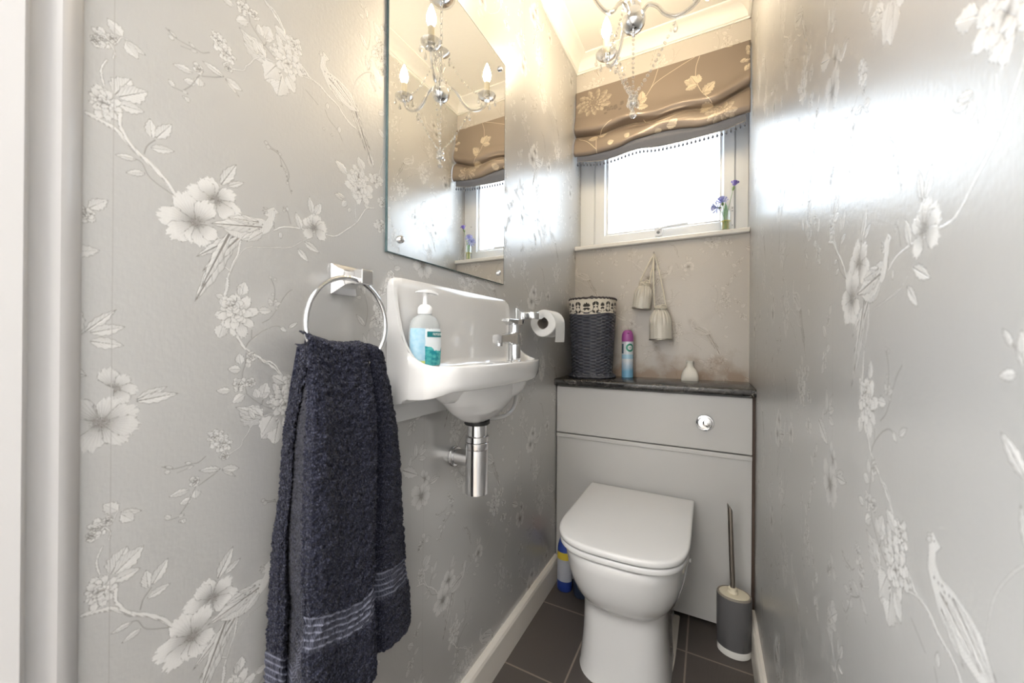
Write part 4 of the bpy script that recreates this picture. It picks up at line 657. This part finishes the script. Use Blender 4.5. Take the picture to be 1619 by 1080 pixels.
part('lid_braid',rimring(.101,.354,.0052,34),bpy.data.materials['lid_wicker'],ld,smooth='all'); part('lid_loop',tube([(.128+.009*cos(t),-.15,WZ+.362+.009*sin(t)) for t in [pi*i/10 for i in range(11)]],.0022,8),bpy.data.materials['lid_wicker'],ld)
# air freshener
ax,ay=.272,-.066
af=empty('air_freshener_can',(ax,ay,WZ),'slim air freshener aerosol with purple cap between basket and hanging jars','aerosol can')
m,nt,p=mat('can_print'); lk=nt.links.new; t=nt.nodes.new('ShaderNodeTexCoord'); sp=nt.nodes.new('ShaderNodeSeparateXYZ'); lk(t.outputs['Object'],sp.inputs[0]); zz=sp.outputs[2]; xx=sp.outputs[0]
nz=nt.nodes.new('ShaderNodeTexNoise'); nz.inputs['Scale'].default_value=30; nz.inputs['Detail'].default_value=4; lk(t.outputs['Object'],nz.inputs[0])
low=mth(nt,'MULTIPLY_ADD',mth(nt,'SUBTRACT',zz,mth(nt,'MULTIPLY',nz.outputs[0],.05)),-22,1.15,True)
c=mixc(nt,low,(.66,.72,.80),(.20,.45,.68)); bar=mth(nt,'COMPARE',zz,.096,.010); c=mixc(nt,bar,c,(.36,.60,.78)); sl=mth(nt,'MULTIPLY',mth(nt,'LESS_THAN',xx,-.0135),mth(nt,'COMPARE',zz,.132,.022)); c=mixc(nt,sl,c,(.09,.15,.22)); lk(c,p.inputs['Base Color']); p.inputs['Roughness'].default_value=.22
part('can_body',lathe((ax,ay,WZ),[(.0235,0),(.0255,.002),(.0255,.1625),(.0245,.166),(.0215,.168)],40),m,af)
PUR=pm('purple_cap',(.36,.09,.34),.3)
cap=part('cap',lathe((ax,ay,WZ+.1645),[(.0262,0),(.0265,.018),(.0245,.034),(.0195,.046),(.012,.052),(.004,.0535)],36),PUR,af)
part('nozzle_hole',cyl((ax+.0062,ay-.0195,WZ+.199),(ax+.007,ay-.0226,WZ+.1985),.0052,18),pm('cap_hole',(.07,.01,.07),.6),cap,label='dark round nozzle opening')
def arcl(a0,a1,z0,z1,r=.0257): return grid(lambda u,v:(ax+r*sin(a0+(a1-a0)*u),ay-r*cos(a0+(a1-a0)*u),WZ+z0+(z1-z0)*v),16,2)[:2]
def disc_on(cx_a,cz,ro,ri,m,name,par,r=.0258,a_lo=-2.0,a_hi=2.0):
    V=[];F=[];n=40
    for i in range(n):
        t=2*pi*i/n
        for q in (ri,ro):
            a=cx_a+q*cos(t)/r; V.append((ax+r*sin(a),ay-r*cos(a),WZ+cz+q*sin(t)))
    for i in range(n): k=(i+1)%n; F.append((2*i,2*i+1,2*k+1,2*k))
    return part(name,(V,F),m,par,smooth=False)
GR=pm('logo_green',(.02,.26,.19),.3); WH_=pm('logo_white',(.78,.82,.84),.3)
e1=disc_on(.62,.137,.0185,.0105,GR,'round_emblem',af); disc_on(.62,.137,.0105,.0002,WH_,'emblem_centre',e1,.02575)
text('lettering','air',.010,GR,e1,(ax+.0258*sin(.62)+.0003,ay-.0258*cos(.62)-.0003,WZ+.137),(cos(.62),sin(.62),0),(0,0,1),.0001,.9)
# white flask
fx_,fy_=.531,-.072
part_o=part('reed_bottle',loft([[ (fx_+w_*math.copysign(abs(cos(2*pi*i/40))**(2/e),cos(2*pi*i/40)),fy_+d_*math.copysign(abs(sin(2*pi*i/40))**(2/e),sin(2*pi*i/40)),WZ+z) for i in range(40)] for z,w_,d_,e in ((0,.0325,.017,3),(.0015,.034,.018,3),(.018,.0335,.018,3),(.034,.0300,.0175,2.8),(.046,.0245,.016,2.5),(.055,.0170,.0145,2.2),(.060,.0140,.0135,2),(.075,.0135,.0132,2),(.078,.0150,.0147,2),(.083,.0155,.0152,2),(.0845,.0145,.0142,2),(.0835,.010,.0098,2),(.07,.009,.009,2))]),pm('matt_white_glaze',(.86,.83,.76),.4),None,org=(fx_,fy_,WZ))
tag(part_o,'small white squat ceramic bottle with a short neck on the worktop','bottle')
# ================================================================ hanging jars
NAIL=(.378,-.010,1.458)
ROPE=pm('cream_rope',(.80,.76,.66),.9,bump=.8,bscale=900); JAR=pm('cream_ribbed_glass',(.74,.71,.64),.3,coat=.3,trans=.12,bump=.25,bscale=140); RIMM=pm('jar_metal_rim',(.38,.36,.32),.35,.7)
def jar(name,label,base,tilt,h,r,rope_top,nk):
    o=empty(name,base,label,'hanging jar','twin jars hanging on the back wall'); B=Vector(base); T=Matrix.Rotation(tilt,3,'Y')
    def tf(g): return [tuple(B+T@(Vector(v)-B)) for v in g[0]],g[1]
    pr=[(0.0005,.004),(r*.93,.002),(r,.004),(r*1.0,.012),(r*.99,h*.35),(r*.96,h*.62),(r*.84,h*.78),(r*.62,h*.92),(r*.46,h*1.0)]
    n=120; rings=[]
    zs=np.linspace(0,1,26)
    for t in zs:
        hh_=.004+t*(h-.004); rr=float(np.interp(hh_,[p[1] for p in pr[2:]],[p[0] for p in pr[2:]])); amp=.0016*sm(.40,.62,t)+.0003
        rings.append([(B.x+(rr+amp*cos(18*a))*cos(a),B.y+(rr+amp*cos(18*a))*sin(a)*.9,B.z+hh_) for a in [2*pi*i/n for i in range(n)]])
    part('jar_body',tf(loft(rings,True,False)),JAR,o,smooth='all')
    part('bottom_rim',tf(lathe(B,[(r*.96,0),(r*1.02,.001),(r*1.02,.005),(r*.99,.006)],48,sy=.9)),RIMM,o)
    nkp=part('neck',tf(lathe(B+Vector((0,0,h-.003)),[(r*.48,0),(r*.46,.008),(r*.50,.012),(r*.46,.020),(r*.30,.022)],36)),JAR,o)
    rp=part('rope_binding',tf(join(*[tube([(B.x+(r*.52)*cos(a),B.y+(r*.52)*sin(a),B.z+h+z+.001*sin(a*2)) for a in [2*pi*i/32 for i in range(32)]],.0026,8,True) for z in (.000,.005,.0095)])),ROPE,o)
    nt_=B+T@Vector((0,-r*.5,h+.004)); 
    part('knot',ellips(nt_,.006,.005,.006),ROPE,rp)
    for dx,dz in ((.022,.012),(-.018,-.006),(.030,-.002)): part('rope_tail',tube(cr([nt_,nt_+Vector((dx*.5,-.004,dz*.9+.003)),nt_+Vector((dx,-.002,dz))],6),.0018,8),ROPE,rp)
    tops=B+T@Vector((0,0,h+.010))
    for sgn in (-1,1):
        a=tops+T@Vector((sgn*r*.5,0,0)); part('hanging_rope',tube(cr([a,a.lerp(Vector(rope_top),.35)+Vector((sgn*.003,-.001,0)),a.lerp(Vector(rope_top),.75)+Vector((sgn*.003,0,0)),Vector(rope_top)],6),.0030,8),ROPE,o)
    return o
jar('hanging_jar','small ribbed cream jar on a rope, the lower one in front on the back wall',(.413,-.062,1.058),math.radians(-1),.137,.0475,(.379,-.020,1.452),0)
jar('hanging_jar','small ribbed cream jar on a rope, the higher tilted one behind its twin',(.327,-.047,1.199),math.radians(7),.110,.040,(.376,-.014,1.449),0)
nl=part('picture_nail',join(cyl((.378,-.0005,1.452),(.378,-.024,1.456),.0016,10),cyl((.378,-.024,1.456),(.378,-.026,1.4563),.004,14)),CHROME2,None,org=(.378,0,1.454)); tag(nl,'small metal nail in the back wall holding the two rope jars','nail')
# ================================================================ vase and cornflowers
vx,vy,vz=.661,-.003,1.5262
va=empty('bud_vase',(vx,vy,vz),'tiny clear glass bottle vase on the right end of the window sill','vase')

def clearm(name,col,base):
    m=bpy.data.materials.new(name); m.use_nodes=True; nt=m.node_tree; nt.nodes.clear(); lk=nt.links.new
    ou=nt.nodes.new('ShaderNodeOutputMaterial'); a=nt.nodes.new('ShaderNodeBsdfTransparent'); g=nt.nodes.new('ShaderNodeBsdfGlossy'); f=nt.nodes.new('ShaderNodeLayerWeight'); f.inputs[0].default_value=.3; x=nt.nodes.new('ShaderNodeMixShader')
    a.inputs[0].default_value=(*col,1); g.inputs['Roughness'].default_value=.04; lk(mth(nt,'MULTIPLY_ADD',f.outputs['Facing'],.6,base,True),x.inputs[0]); lk(a.outputs[0],x.inputs[1]); lk(g.outputs[0],x.inputs[2]); lk(x.outputs[0],ou.inputs[0]); return m
GLS=clearm('clear_glass',(.97,.99,.98),.04); WAT=clearm('yellow_water',(.93,.86,.55),.02)
part('glass',loft([[ (vx+r*cos(2*pi*i/24),vy+r*sin(2*pi*i/24),vz+z) for i in range(24)] for z,r in ((0,.015),(.002,.0175),(.06,.0175),(.070,.0165),(.084,.0165),(.0845,.0155),(.07,.0152),(.003,.0155))]),GLS,va)
part('water',lathe((vx,vy,vz+.0035),[(.0150,0),(.0150,.034)],24),WAT,va)
part('rim_band',tube([(vx+.0179*cos(2*pi*i/24),vy+.0179*sin(2*pi*i/24),vz+.038) for i in range(24)],.0013,6,True),pm('yellow_band',(.62,.55,.12),.4),va)
STEM=pm('green_stem',(.25,.42,.22),.6); BLUE=pm('cornflower_blue',(.40,.42,.74),.7); VIO=pm('violet_petal',(.27,.20,.60),.7); BUD=pm('bud_green',(.22,.32,.14),.6)
def flower(label,base,top,col,n,spread,size,mid,up):
    o=empty('cornflower',base,label,'flower','cornflowers in the bud vase')
    base,top=Vector(base),Vector(top); pts=cr([base,base.lerp(top,.5)+Vector(mid),top],8)
    part('stem',tube(pts,.0011,6),STEM,o); d=(Vector(top)-Vector(pts[-4])).normalized() if up is None else Vector(up).normalized()
    part('bud',loft([[tuple(top+d*h+a*(r*cos(2*pi*i/12))+b*(r*sin(2*pi*i/12))) for i in range(12)] for (a,b) in (frame_of(d),) for h,r in ((-.012,.0015),(-.006,.0045),(0,.0052),(.006,.0038),(.008,.003))]),BUD,o)
    a,b=frame_of(d); g=[]
    rg=random.Random(int(size*9999))
    for i in range(n):
        t=2*pi*i/n+rg.uniform(-.1,.1); ring=i%3; sp=spread*(1,.7,.35)[ring]; q=(a*cos(t)+b*sin(t)); tip=top+d*(.006+size*cos(sp))+q*size*sin(sp); s0=top+d*.005; side=d.cross(q).normalized()*size*.17
        mid_=s0.lerp(tip,.7)+d*.0015; V=[tuple(s0-side*.12),tuple(s0+side*.12),tuple(mid_+side*.6),tuple(tip+side+d*.002),tuple(tip+q*.002),tuple(s0.lerp(tip,.88)),tuple(tip-side+d*.002),tuple(mid_-side*.6)]
        V2=[tuple(Vector(v)+d*.0006) for v in V]; g.append((V+V2,[(0,1,2,7),(2,3,4,5),(7,2,5),(7,5,4,6),(8,15,10,9),(10,13,12,11),(15,13,10),(15,14,12,13),(0,8,9,1),(1,9,10,2),(2,10,11,3),(3,11,12,4),(4,12,14,6),(6,14,15,7),(7,15,8,0)]))
    part('petals',join(*g),col,o,smooth=False)
    return o
flower('upright violet cornflower on the tallest stem leaning right in the vase',(vx-.003,vy,vz+.005),(.690,-.008,1.700),VIO,18,.75,.023,(-.002,0,.002),(.25,-.2,1))
flower('open blue cornflower at the middle of the vase bunch',(vx+.002,vy-.002,vz+.005),(.6495,-.010,1.640),BLUE,24,1.25,.024,(.002,0,0),(-.15,-.7,.6))
flower('pale blue cornflower drooping furthest left over the vase',(vx+.004,vy+.003,vz+.005),(.636,-.018,1.622),pm('pale_cornflower',(.52,.56,.82),.7),24,1.35,.025,(.002,0,.012),(-.7,-.6,-.1))
lf=empty('leaf_sprig',(vx,vy,vz+.005),'green leaves standing in the neck of the bud vase','leaves')
for dx,h in ((-.004,.088),(.004,.100),(.0,.112)): part('leaf',loft([[(vx+dx+w_*c_,vy+.0015*s_-.001,vz+.008+h*t) for c_,s_ in ((-1,0),(0,-1),(1,0),(0,1))] for t,w_ in ((0,.001),(.5,.0012),(.7,.0045),(.85,.0040),(1,.0005))]),pm('leaf_green',(.33,.55,.36),.6) if dx<0 else bpy.data.materials['leaf_green'],lf)
# ================================================================ roman blind
bd_=Canvas(760,420,.5,False)
bd_.a[:]=.5
def P_(x,z): return (x,z-1900)
def sprig(c,tips,w=.36):
    for t in tips: bd_.leaf(P_(*c),P_(*t),w,.95,line=0)
# stems and leaves woven into the cloth
for st_pts in ([(559,2290),(546,2249),(544,2199),(550,2170),(571,2119),(607,2068)],[(539,2292),(478,2271),(381,2229),(346,2187),(326,2155)],[(390,2290),(384,2271),(371,2232),(355,2200)],[(330,2071),(375,2037),(434,2035),(490,2050),(550,2059)],[(23,2054),(66,2030),(115,1977)],[(118,1950),(118,2044),(162,2087),(188,2100)],[(620,2300),(680,2290)]):
    bd_.branch(1.6,[P_(*q) for q in st_pts],.95); bd_.branch(1.3,[P_(*q) for q in st_pts],.95)
bd_.a=np.where(bd_.a<.5,.95,bd_.a)
def gleaf(b,t,w=.36): bd_.leaf(P_(*b),P_(*t),w,.95,line=0)
for b,t,w in [((546,2172),(498,2198),.34),((550,2165),(503,2156),.3),((548,2170),(556,2210),.42),((546,2172),(524,2212),.4),((573,2115),(618,2160),.34),((573,2112),(606,2112),.3),((574,2120),(590,2150),.3),
  ((318,2160),(322,2208),.36),((312,2150),(345,2170),.34),((302,2129),(352,2124),.34),((305,2135),(330,2146),.3),((560,2052),(615,2060),.34),((598,2040),(560,2030),.3),((440,2000),(475,2022),.4),((430,2006),(470,2000),.3),((121,2037),(73,2036),.32),((125,2040),(165,2055),.32),
  ((380,1990),(410,1998),.4),((170,1990),(200,1998),.4),((250,2000),(268,2020),.5)]: gleaf(b,t,w)
def softflower(c,r,n,tone,sc=.75):
    rg=random.Random(int(c[0]));cx,cz=P_(*c)
    for rr in (1,.75,.5,.28):
        for i in range(n):
            a=2*pi*i/n+rr*3+rg.random()*.2; bx_=cx+r*rr*.55*cos(a); bz_=cz+r*rr*.55*sin(a)*sc; bd_.leaf((bx_,bz_),(cx+r*rr*1.05*cos(a),cz+r*rr*1.05*sin(a)*sc),.42,tone,line=.8)
softflower((95,2220),88,11,.74); softflower((640,2010),60,10,.78); softflower((762,2215),52,7,.92,1.3)
rg=random.Random(5)
for i in range(17):
    q=(150+rg.random()*85,2142+rg.random()*22+i%3*14); a=rg.random()*6
    for k in range(5): bd_.leaf(P_(*q),P_(q[0]+9*cos(a+k*1.26),q[1]+7*sin(a+k*1.26)),.42,.40,line=0)
IM3=bd_.image('blind_weave')
m,nt,p=mat('blind_satin'); lk=nt.links.new; uv=nt.nodes.new('ShaderNodeUVMap'); im=nt.nodes.new('ShaderNodeTexImage'); im.image=IM3; lk(uv.outputs[0],im.inputs[0]); sp=nt.nodes.new('ShaderNodeSeparateXYZ'); lk(im.outputs[0],sp.inputs[0]); t=sp.outputs[0]
li=mth(nt,'MULTIPLY_ADD',t,2.4,-1.22,True); dk=mth(nt,'MULTIPLY_ADD',t,-3,1.48,True)
c=mixc(nt,li,(.215,.175,.145),(.62,.54,.42)); c=mixc(nt,dk,c,(.11,.09,.08)); lk(c,p.inputs['Base Color']); p.inputs['Roughness'].default_value=.34; p.inputs['Metallic'].default_value=.35
SATIN=m; LINING=pm('blind_hem_satin',(.085,.095,.13),.5,0)
bl_=empty('roman_blind',(.375,-.02,2.29),'brown satin roman blind with pale leaf sprigs and bead fringe above the window','blind')
XC=[a/1000 for a in (0,7,78,134,187,239,290,327,387,446,502,557,605,641,677,712,736,750)]
ZC=[a/1000 for a in (2076,2074,2064,2060,2070,2076,2075,2067,2065,2077,2077,2065,2059,2066,2082,2094,2104,2108)]
XE=[a/1000 for a in (0,23,70,123,187,236,284,331,377,422,504,558,611,677,738,750)]; ZE=[a/1000 for a in (1968,1966,1959,1960,1961,1968,1985,1987,1990,1992,1983,1972,1973,1981,1987,1988)]
XH=[a/1000 for a in (0,37,87,140,203,259,319,377,422,503,581,656,724,750)]; ZH=[a/1000 for a in (1944,1940,1929,1922,1925,1936,1941,1931,1929,1930,1934,1938,1956,1960)]
def smo(xs,zs,x): return sum(float(np.interp(x+d,xs,zs)) for d in (-.02,-.01,0,.01,.02))/5
def bcol(x):
    zc,ze=smo(XC,ZC,x),smo(XE,ZE,x); b=.006*sin(x*9)+.004*sin(x*23+1)
    a=[(-.006,2.2935),(-.020,2.2935),(-.0225,2.290),(-.0235,2.262),(-.026,2.22),(-.030-.4*b,zc+.095),(-.037-b,zc+.062),(-.044-b,zc+.040),(-.046-b,zc+.026),(-.040-b,zc+.013),(-.030,zc+.005),(-.020,zc+.001),(-.016,zc-.001)]
    e=[(-.018,zc-.004),(-.028,zc-.012),(-.041+b,zc-.026),(-.051+b,zc*.55+ze*.45),(-.054+b*.6,ze+.028),(-.052,ze+.014),(-.046,ze+.004),(-.040,ze),(-.034,ze+.001)]
    return a,e
def dens(pts,k): return [(q.x,q.y) for q in cr([(a,b,0) for a,b in pts],k)]
NX=110; V=[];UV=[];rows=None
for i in range(NX+1):
    x=.004+(.742)*i/NX; a,e=bcol(x); prof=dens(a+e,4); rows=len(prof); acc=0
    for j,(y,z) in enumerate(prof):
        V.append((x,y,z)); UV.append((x/.76,(z-1.9)/.42))
F=[(i*rows+j,i*rows+j+1,(i+1)*rows+j+1,(i+1)*rows+j) for i in range(NX) for j in range(rows-1)]
o=part('blind_fabric',(V,F,UV),SATIN,bl_,smooth='all'); s_=o.modifiers.new('s','SOLIDIFY'); s_.thickness=.0012; s_.offset=-1
V=[];F=[]
for i in range(NX+1):
    x=.018+(.712)*i/NX; ze,zh=smo(XE,ZE,x),smo(XH,ZH,x); pr=[(-.030,ze+.012),(-.0385,ze+.001),(-.041,(ze+zh)/2+.003),(-.038,(ze+zh)/2-.002),(-.040,zh+.004),(-.0385,zh),(-.034,zh+.003)]; rows=len(pr); V+=[(x,y,z) for y,z in pr]
F=[(i*rows+j,i*rows+j+1,(i+1)*rows+j+1,(i+1)*rows+j) for i in range(NX) for j in range(rows-1)]
part('bottom_hem',(V,F),LINING,bl_,smooth='all')
part('headrail',box(.004,.746,-.0195,-.0008,2.268,2.2925),UPVC,bl_,smooth=False)
part('fringe_braid',tube([(x,-.0392,smo(XH,ZH,x)-.001) for x in np.linspace(.02,.728,90)],.0016,6),pm('fringe_braid',(.32,.31,.31),.7),bl_)
FB=pm('fringe_bead',(.09,.095,.12),.25); bead=None
NBD=44
for i in range(NBD):
    x=.022+.704*i/(NBD-1); z=smo(XH,ZH,x)-.0015
    loc=Vector((x,-.0392,z))
    if bead is None:
        bead=part('fringe_bead',join(cyl(loc,loc+Vector((0,0,-.012)),.0012,6),lathe(loc+Vector((0,0,-.0105)),[(.0004,-.0012),(.0028,0),(.0022,.0026),(.0007,.0036)],8),lathe(loc+Vector((0,0,-.0235)),[(.0004,0),(.0034,.003),(.0054,.0070),(.0042,.0108),(.0008,.0137)],10)),FB,bl_,org=loc)
    else: copy_of(bead,bl_,loc-ORG[bl_.name])
# ================================================================ toilet brush
bx_,by_=.682,-.352
bh=empty('toilet_brush_holder',(bx_,by_,0),'dark grey oval toilet brush pot with white base and cream lid in the right corner','brush holder')
def ov(z,rx,ry,n=48): return [(bx_+rx*cos(2*pi*i/n),by_+ry*sin(2*pi*i/n),z) for i in range(n)]
part('base',loft([ov(.0005,.047,.037),ov(.003,.0495,.0395),ov(.024,.0505,.0405),ov(.026,.0500,.040)]),pm('pot_base_white',(.74,.73,.70),.35),bh)
part('pot_body',loft([ov(.0255,.0500,.040),ov(.027,.0512,.0412),ov(.10,.0520,.0418),ov(.190,.0525,.0422),ov(.1925,.0520,.0417)]),pm('slate_grey_plastic',(.105,.104,.108),.4),bh)
part('lid',loft([ov(.191,.0515,.0412),ov(.1955,.0518,.0415),ov(.1985,.0500,.0398),ov(.1985,.0475,.0372),ov(.1960,.0465,.0362)]),pm('lid_grey_rim',(.26,.235,.20),.4),bh)
part('lid_insert',loft([ov(.1955,.0455,.0352),ov(.1985,.0445,.0342),ov(.1995,.035,.026),ov(.1990,.020,.018)]),pm('cream_lid',(.70,.64,.50),.4),bh)
tb=empty('toilet_brush',(bx_-.004,by_,.199),'toilet brush with slim brushed steel handle standing in the grey pot','toilet brush')
part('handle_collar',lathe((bx_-.004,by_,.1995),[(.0165,0),(.0165,.004),(.0135,.007),(.0125,.016),(.009,.018)],28),bpy.data.materials['cream_lid'],tb)
hm=pm('brushed_steel',(.42,.38,.34),.28,1)
hx=bx_-.004; R_=.0078; V,F=loft([[(hx-.010*t+(R_)*cos(2*pi*i/20),by_+R_*sin(2*pi*i/20),.216+(.488-.216)*t + (0.012*( -cos(2*pi*i/20))) *(1 if t==1 else 0)) for i in range(20)] for t in (0,.5,1)]); part('handle',(V,F),hm,tb)
# ================================================================ cleaning bottles
def bottle(name,label,x,y,h,r,bands,capc,capr):
    o=empty(name,(x,y,0),label,'bottle')
    m,nt,p=mat(name+'_plastic'); lk=nt.links.new; t=nt.nodes.new('ShaderNodeTexCoord'); sp=nt.nodes.new('ShaderNodeSeparateXYZ'); lk(t.outputs['Object'],sp.inputs[0]); c=bands[0][1]
    for z,col in bands[1:]: c=mixc(nt,mth(nt,'GREATER_THAN',sp.outputs[2],z),c,col)
    if isinstance(c,tuple): p.inputs['Base Color'].default_value=(*c,1)
    else: lk(c,p.inputs['Base Color'])
    p.inputs['Roughness'].default_value=.28
    part('bottle_body',lathe((x,y,0),[(r*.85,.0005),(r,.006),(r*1.02,.02),(r,.04),(r,h*.55),(r*.92,h*.68),(r*.62,h*.80),(r*.42,h*.86)],32,sy=.8),m,o)
    part('cap',lathe((x,y,h*.855),[(r*.50,0),(r*.52,h*.02),(r*.44,h*.12),(r*.3,h*.145)],24),pm(name+'_cap',capc,.3),o)
bottle('cleaner_bottle','blue cleaner bottle with yellow band, grey label and red cap beside the left skirting',.066,-.318,.272,.032,[(0,(.015,.04,.22)),(.045,(.42,.44,.50)),(.135,(.65,.50,.05)),(.165,(.03,.07,.34))],(.62,.04,.02),.02)
bottle('dark_bottle','dark navy bottle half hidden behind the toilet, right of the blue cleaner bottle',.139,-.330,.20,.029,[(0,(.022,.035,.07))],(.03,.04,.08),.02)
# ================================================================ chandelier
HX,HY=.385,-.616
ch=empty('chandelier',(HX,HY,2.455),'three arm glass chandelier with crystal drops and lit candle bulbs under the ceiling','chandelier')
m=bpy.data.materials.new('crystal'); m.use_nodes=True; nt=m.node_tree; nt.nodes.clear(); lk=nt.links.new
ou=nt.nodes.new('ShaderNodeOutputMaterial'); tp_=nt.nodes.new('ShaderNodeBsdfTransparent'); g_=nt.nodes.new('ShaderNodeBsdfGlossy'); fr=nt.nodes.new('ShaderNodeLayerWeight'); fr.inputs[0].default_value=.42; mx=nt.nodes.new('ShaderNodeMixShader')
tp_.inputs[0].default_value=(.86,.86,.86,1); g_.inputs['Roughness'].default_value=.02; g_.inputs[0].default_value=(1,1,1,1)
lk(mth(nt,'MULTIPLY_ADD',fr.outputs['Facing'],.95,.10,True),mx.inputs[0]); lk(tp_.outputs[0],mx.inputs[1]); lk(g_.outputs[0],mx.inputs[2]); lk(mx.outputs[0],ou.inputs[0]); CRY=m
part('ceiling_plate',lathe((HX,HY,2.457),[(.056,0),(.056,-.006),(.050,-.016),(.030,-.024),(.010,-.028)],40),CHROME,ch)
cbody=part('stem_tube',cyl((HX,HY,2.11),(HX,HY,2.24),.005,12),CHROME,ch)
for k in range(9):
    z=2.425-k*.0235; a=k%2*pi/2; part('chain_link',tube([(HX+.0065*cos(t)*cos(a),HY+.0065*cos(t)*sin(a),z+.0145*sin(t)) for t in [2*pi*i/16 for i in range(16)]],.0015,6,True),CHROME,ch)
part('top_crown',lathe((HX,HY,2.205),[(.006,0),(.030,.012),(.036,.018),(.030,.014),(.008,.008)],32),CRY,ch)
part('centre_column',lathe((HX,HY,2.088),[(.014,0),(.022,.008),(.024,.020),(.014,.032),(.009,.045),(.012,.060),(.019,.072),(.019,.082),(.010,.096),(.008,.12)],32),CRY,ch)
part('hub_bowl',lathe((HX,HY,2.024),[(.004,0),(.012,.001),(.024,.006),(.0335,.018),(.037,.034),(.034,.048),(.024,.056),(.022,.066)],40),CHROME,ch)
part('hub_finial',lathe((HX,HY,2.006),[(.0015,0),(.005,.003),(.0065,.008),(.0045,.013),(.007,.018),(.010,.020)],20),CHROME,ch)
EM=bpy.data.materials.new('lit_bulb'); EM.use_nodes=True; p=EM.node_tree.nodes['Principled BSDF']; p.inputs['Emission Color'].default_value=(*BULB_COL,1); p.inputs['Emission Strength'].default_value=BULB_STRENGTH; p.inputs['Base Color'].default_value=(.9,.85,.7,1)
CAND=pm('cream_candle_sleeve',(.80,.74,.60),.5)
def dropV(L,r): return lathe((0,0,0),[(.0006,0),(r*.45,-L*.25),(r*.9,-L*.6),(r,-L*.76),(r*.7,-L*.92),(.0006,-L)],6)
DROP=None; OCT=None
def drop(pos,L=.03,r=.007,par=None):
    global DROP; pos=Vector(pos)
    if DROP is None:
        g=join(([tuple(Vector(v)*1+Vector((0,0,-.006))+pos) for v in dropV(.030,.0072)[0]],dropV(.030,.0072)[1]),cyl(pos,pos+Vector((0,0,-.007)),.0006,5)); DROP=part('crystal_drop',g,CRY,ch,org=pos,smooth=False)
    else: copy_of(DROP,ch,pos-ORG[ch.name],(0,0,random.random()*3),(r/.0072,r/.0072,L/.030))
def string(a,b,sag,n,name='bead_string',r=.0058):
    """a swag of flat octagonal crystals joined by rings"""
    a,b=Vector(a),Vector(b); g=[]
    for i in range(n):
        t=(i+.5)/n; c=a.lerp(b,t)+Vector((0,0,-sag*4*t*(1-t))); th_=random.uniform(-.5,.5)+(.8 if i%2 else 0); u=Vector((cos(th_),sin(th_),0)); w=Vector((0,0,1)); n_=u.cross(w)
        ring=lambda rr,o:[tuple(c+u*(rr*cos(2*pi*k/8+.39))+w*(rr*sin(2*pi*k/8+.39))+n_*o) for k in range(8)]
        g.append(loft([ring(r*.55,-.0022),ring(r,-.0004),ring(r,.0004),ring(r*.55,.0022)]))
    part(name,join(*g),CRY,ch,smooth=False)
low=Vector((HX,HY,1.826))
for k,deg in enumerate((0,128,-118.5)):
    a=math.radians(deg); d=Vector((cos(a),sin(a),0)); Pt=lambda r,z:Vector((HX,HY,z))+d*r
    arm=part('glass_arm',tube(cr([Pt(.026,2.075),Pt(.045,2.092),Pt(.070,2.076),Pt(.092,2.045),Pt(.122,2.026),Pt(.155,2.030),Pt(.184,2.050),Pt(.198,2.078),Pt(.200,2.088)],8),.0062,12),CRY,ch)
    part('arm_core',tube(cr([Pt(.026,2.075),Pt(.045,2.092),Pt(.070,2.076),Pt(.092,2.045),Pt(.122,2.026),Pt(.155,2.030),Pt(.184,2.050),Pt(.198,2.078),Pt(.200,2.088)],8),.0020,8),CRY,arm)
    c=Pt(.20,2.088)
    part('candle_cup',lathe(c,[(.0105,-.006),(.013,0),(.012,.008),(.0145,.014)],24),CHROME,ch)
    part('drip_pan',lathe(c,[(.008,.000),(.024,.003),(.036,.011),(.0385,.016),(.036,.0125),(.020,.006),(.008,.004)],36),CRY,ch)
    cs=part('candle_sleeve',lathe(c,[(.0118,.010),(.0118,.072),(.010,.074)],24),CAND,ch)
    part('candle_bulb',lathe(c,[(.0085,.070),(.0105,.078),(.0168,.094),(.0175,.104),(.0145,.120),(.0085,.138),(.0035,.150),(.001,.155)],24),EM,ch,smooth='all')
    for q in range(6):
        b=2*pi*q/6+.3; drop(c+Vector((.0365*cos(b),.0365*sin(b),.012)),.030,.0066)
    mid=Pt(.122,2.020); drop(mid,.036,.0075)
    string(mid+Vector((0,0,-.006)),low+d*.006,.016,14)
    string(Pt(.030,2.216),c+Vector((0,0,.014))-d*.036,.030,15,r=.0050)
    drop(Pt(.034,2.215),.03,.0062)
string((HX,HY,2.006),(HX,HY,1.83),0,12,r=.005)
part('crystal_cluster',join(*[ellips((HX+.010*cos(t),HY+.010*sin(t),1.818-.004*(i%2)),.0065,.0065,.0065,6,5) for i,t in enumerate([2*pi*i/6 for i in range(6)])]),CRY,ch,smooth=False)
part('crystal_ball',ellips((HX,HY,1.800),.0115,.0115,.0125,8,6),CRY,ch,smooth=False)
drop((HX,HY,1.795),.036,.0115)
for i in range(4): a=2*pi*i/4+.5; drop((HX+.013*cos(a),HY+.013*sin(a),1.820),.03,.0075)
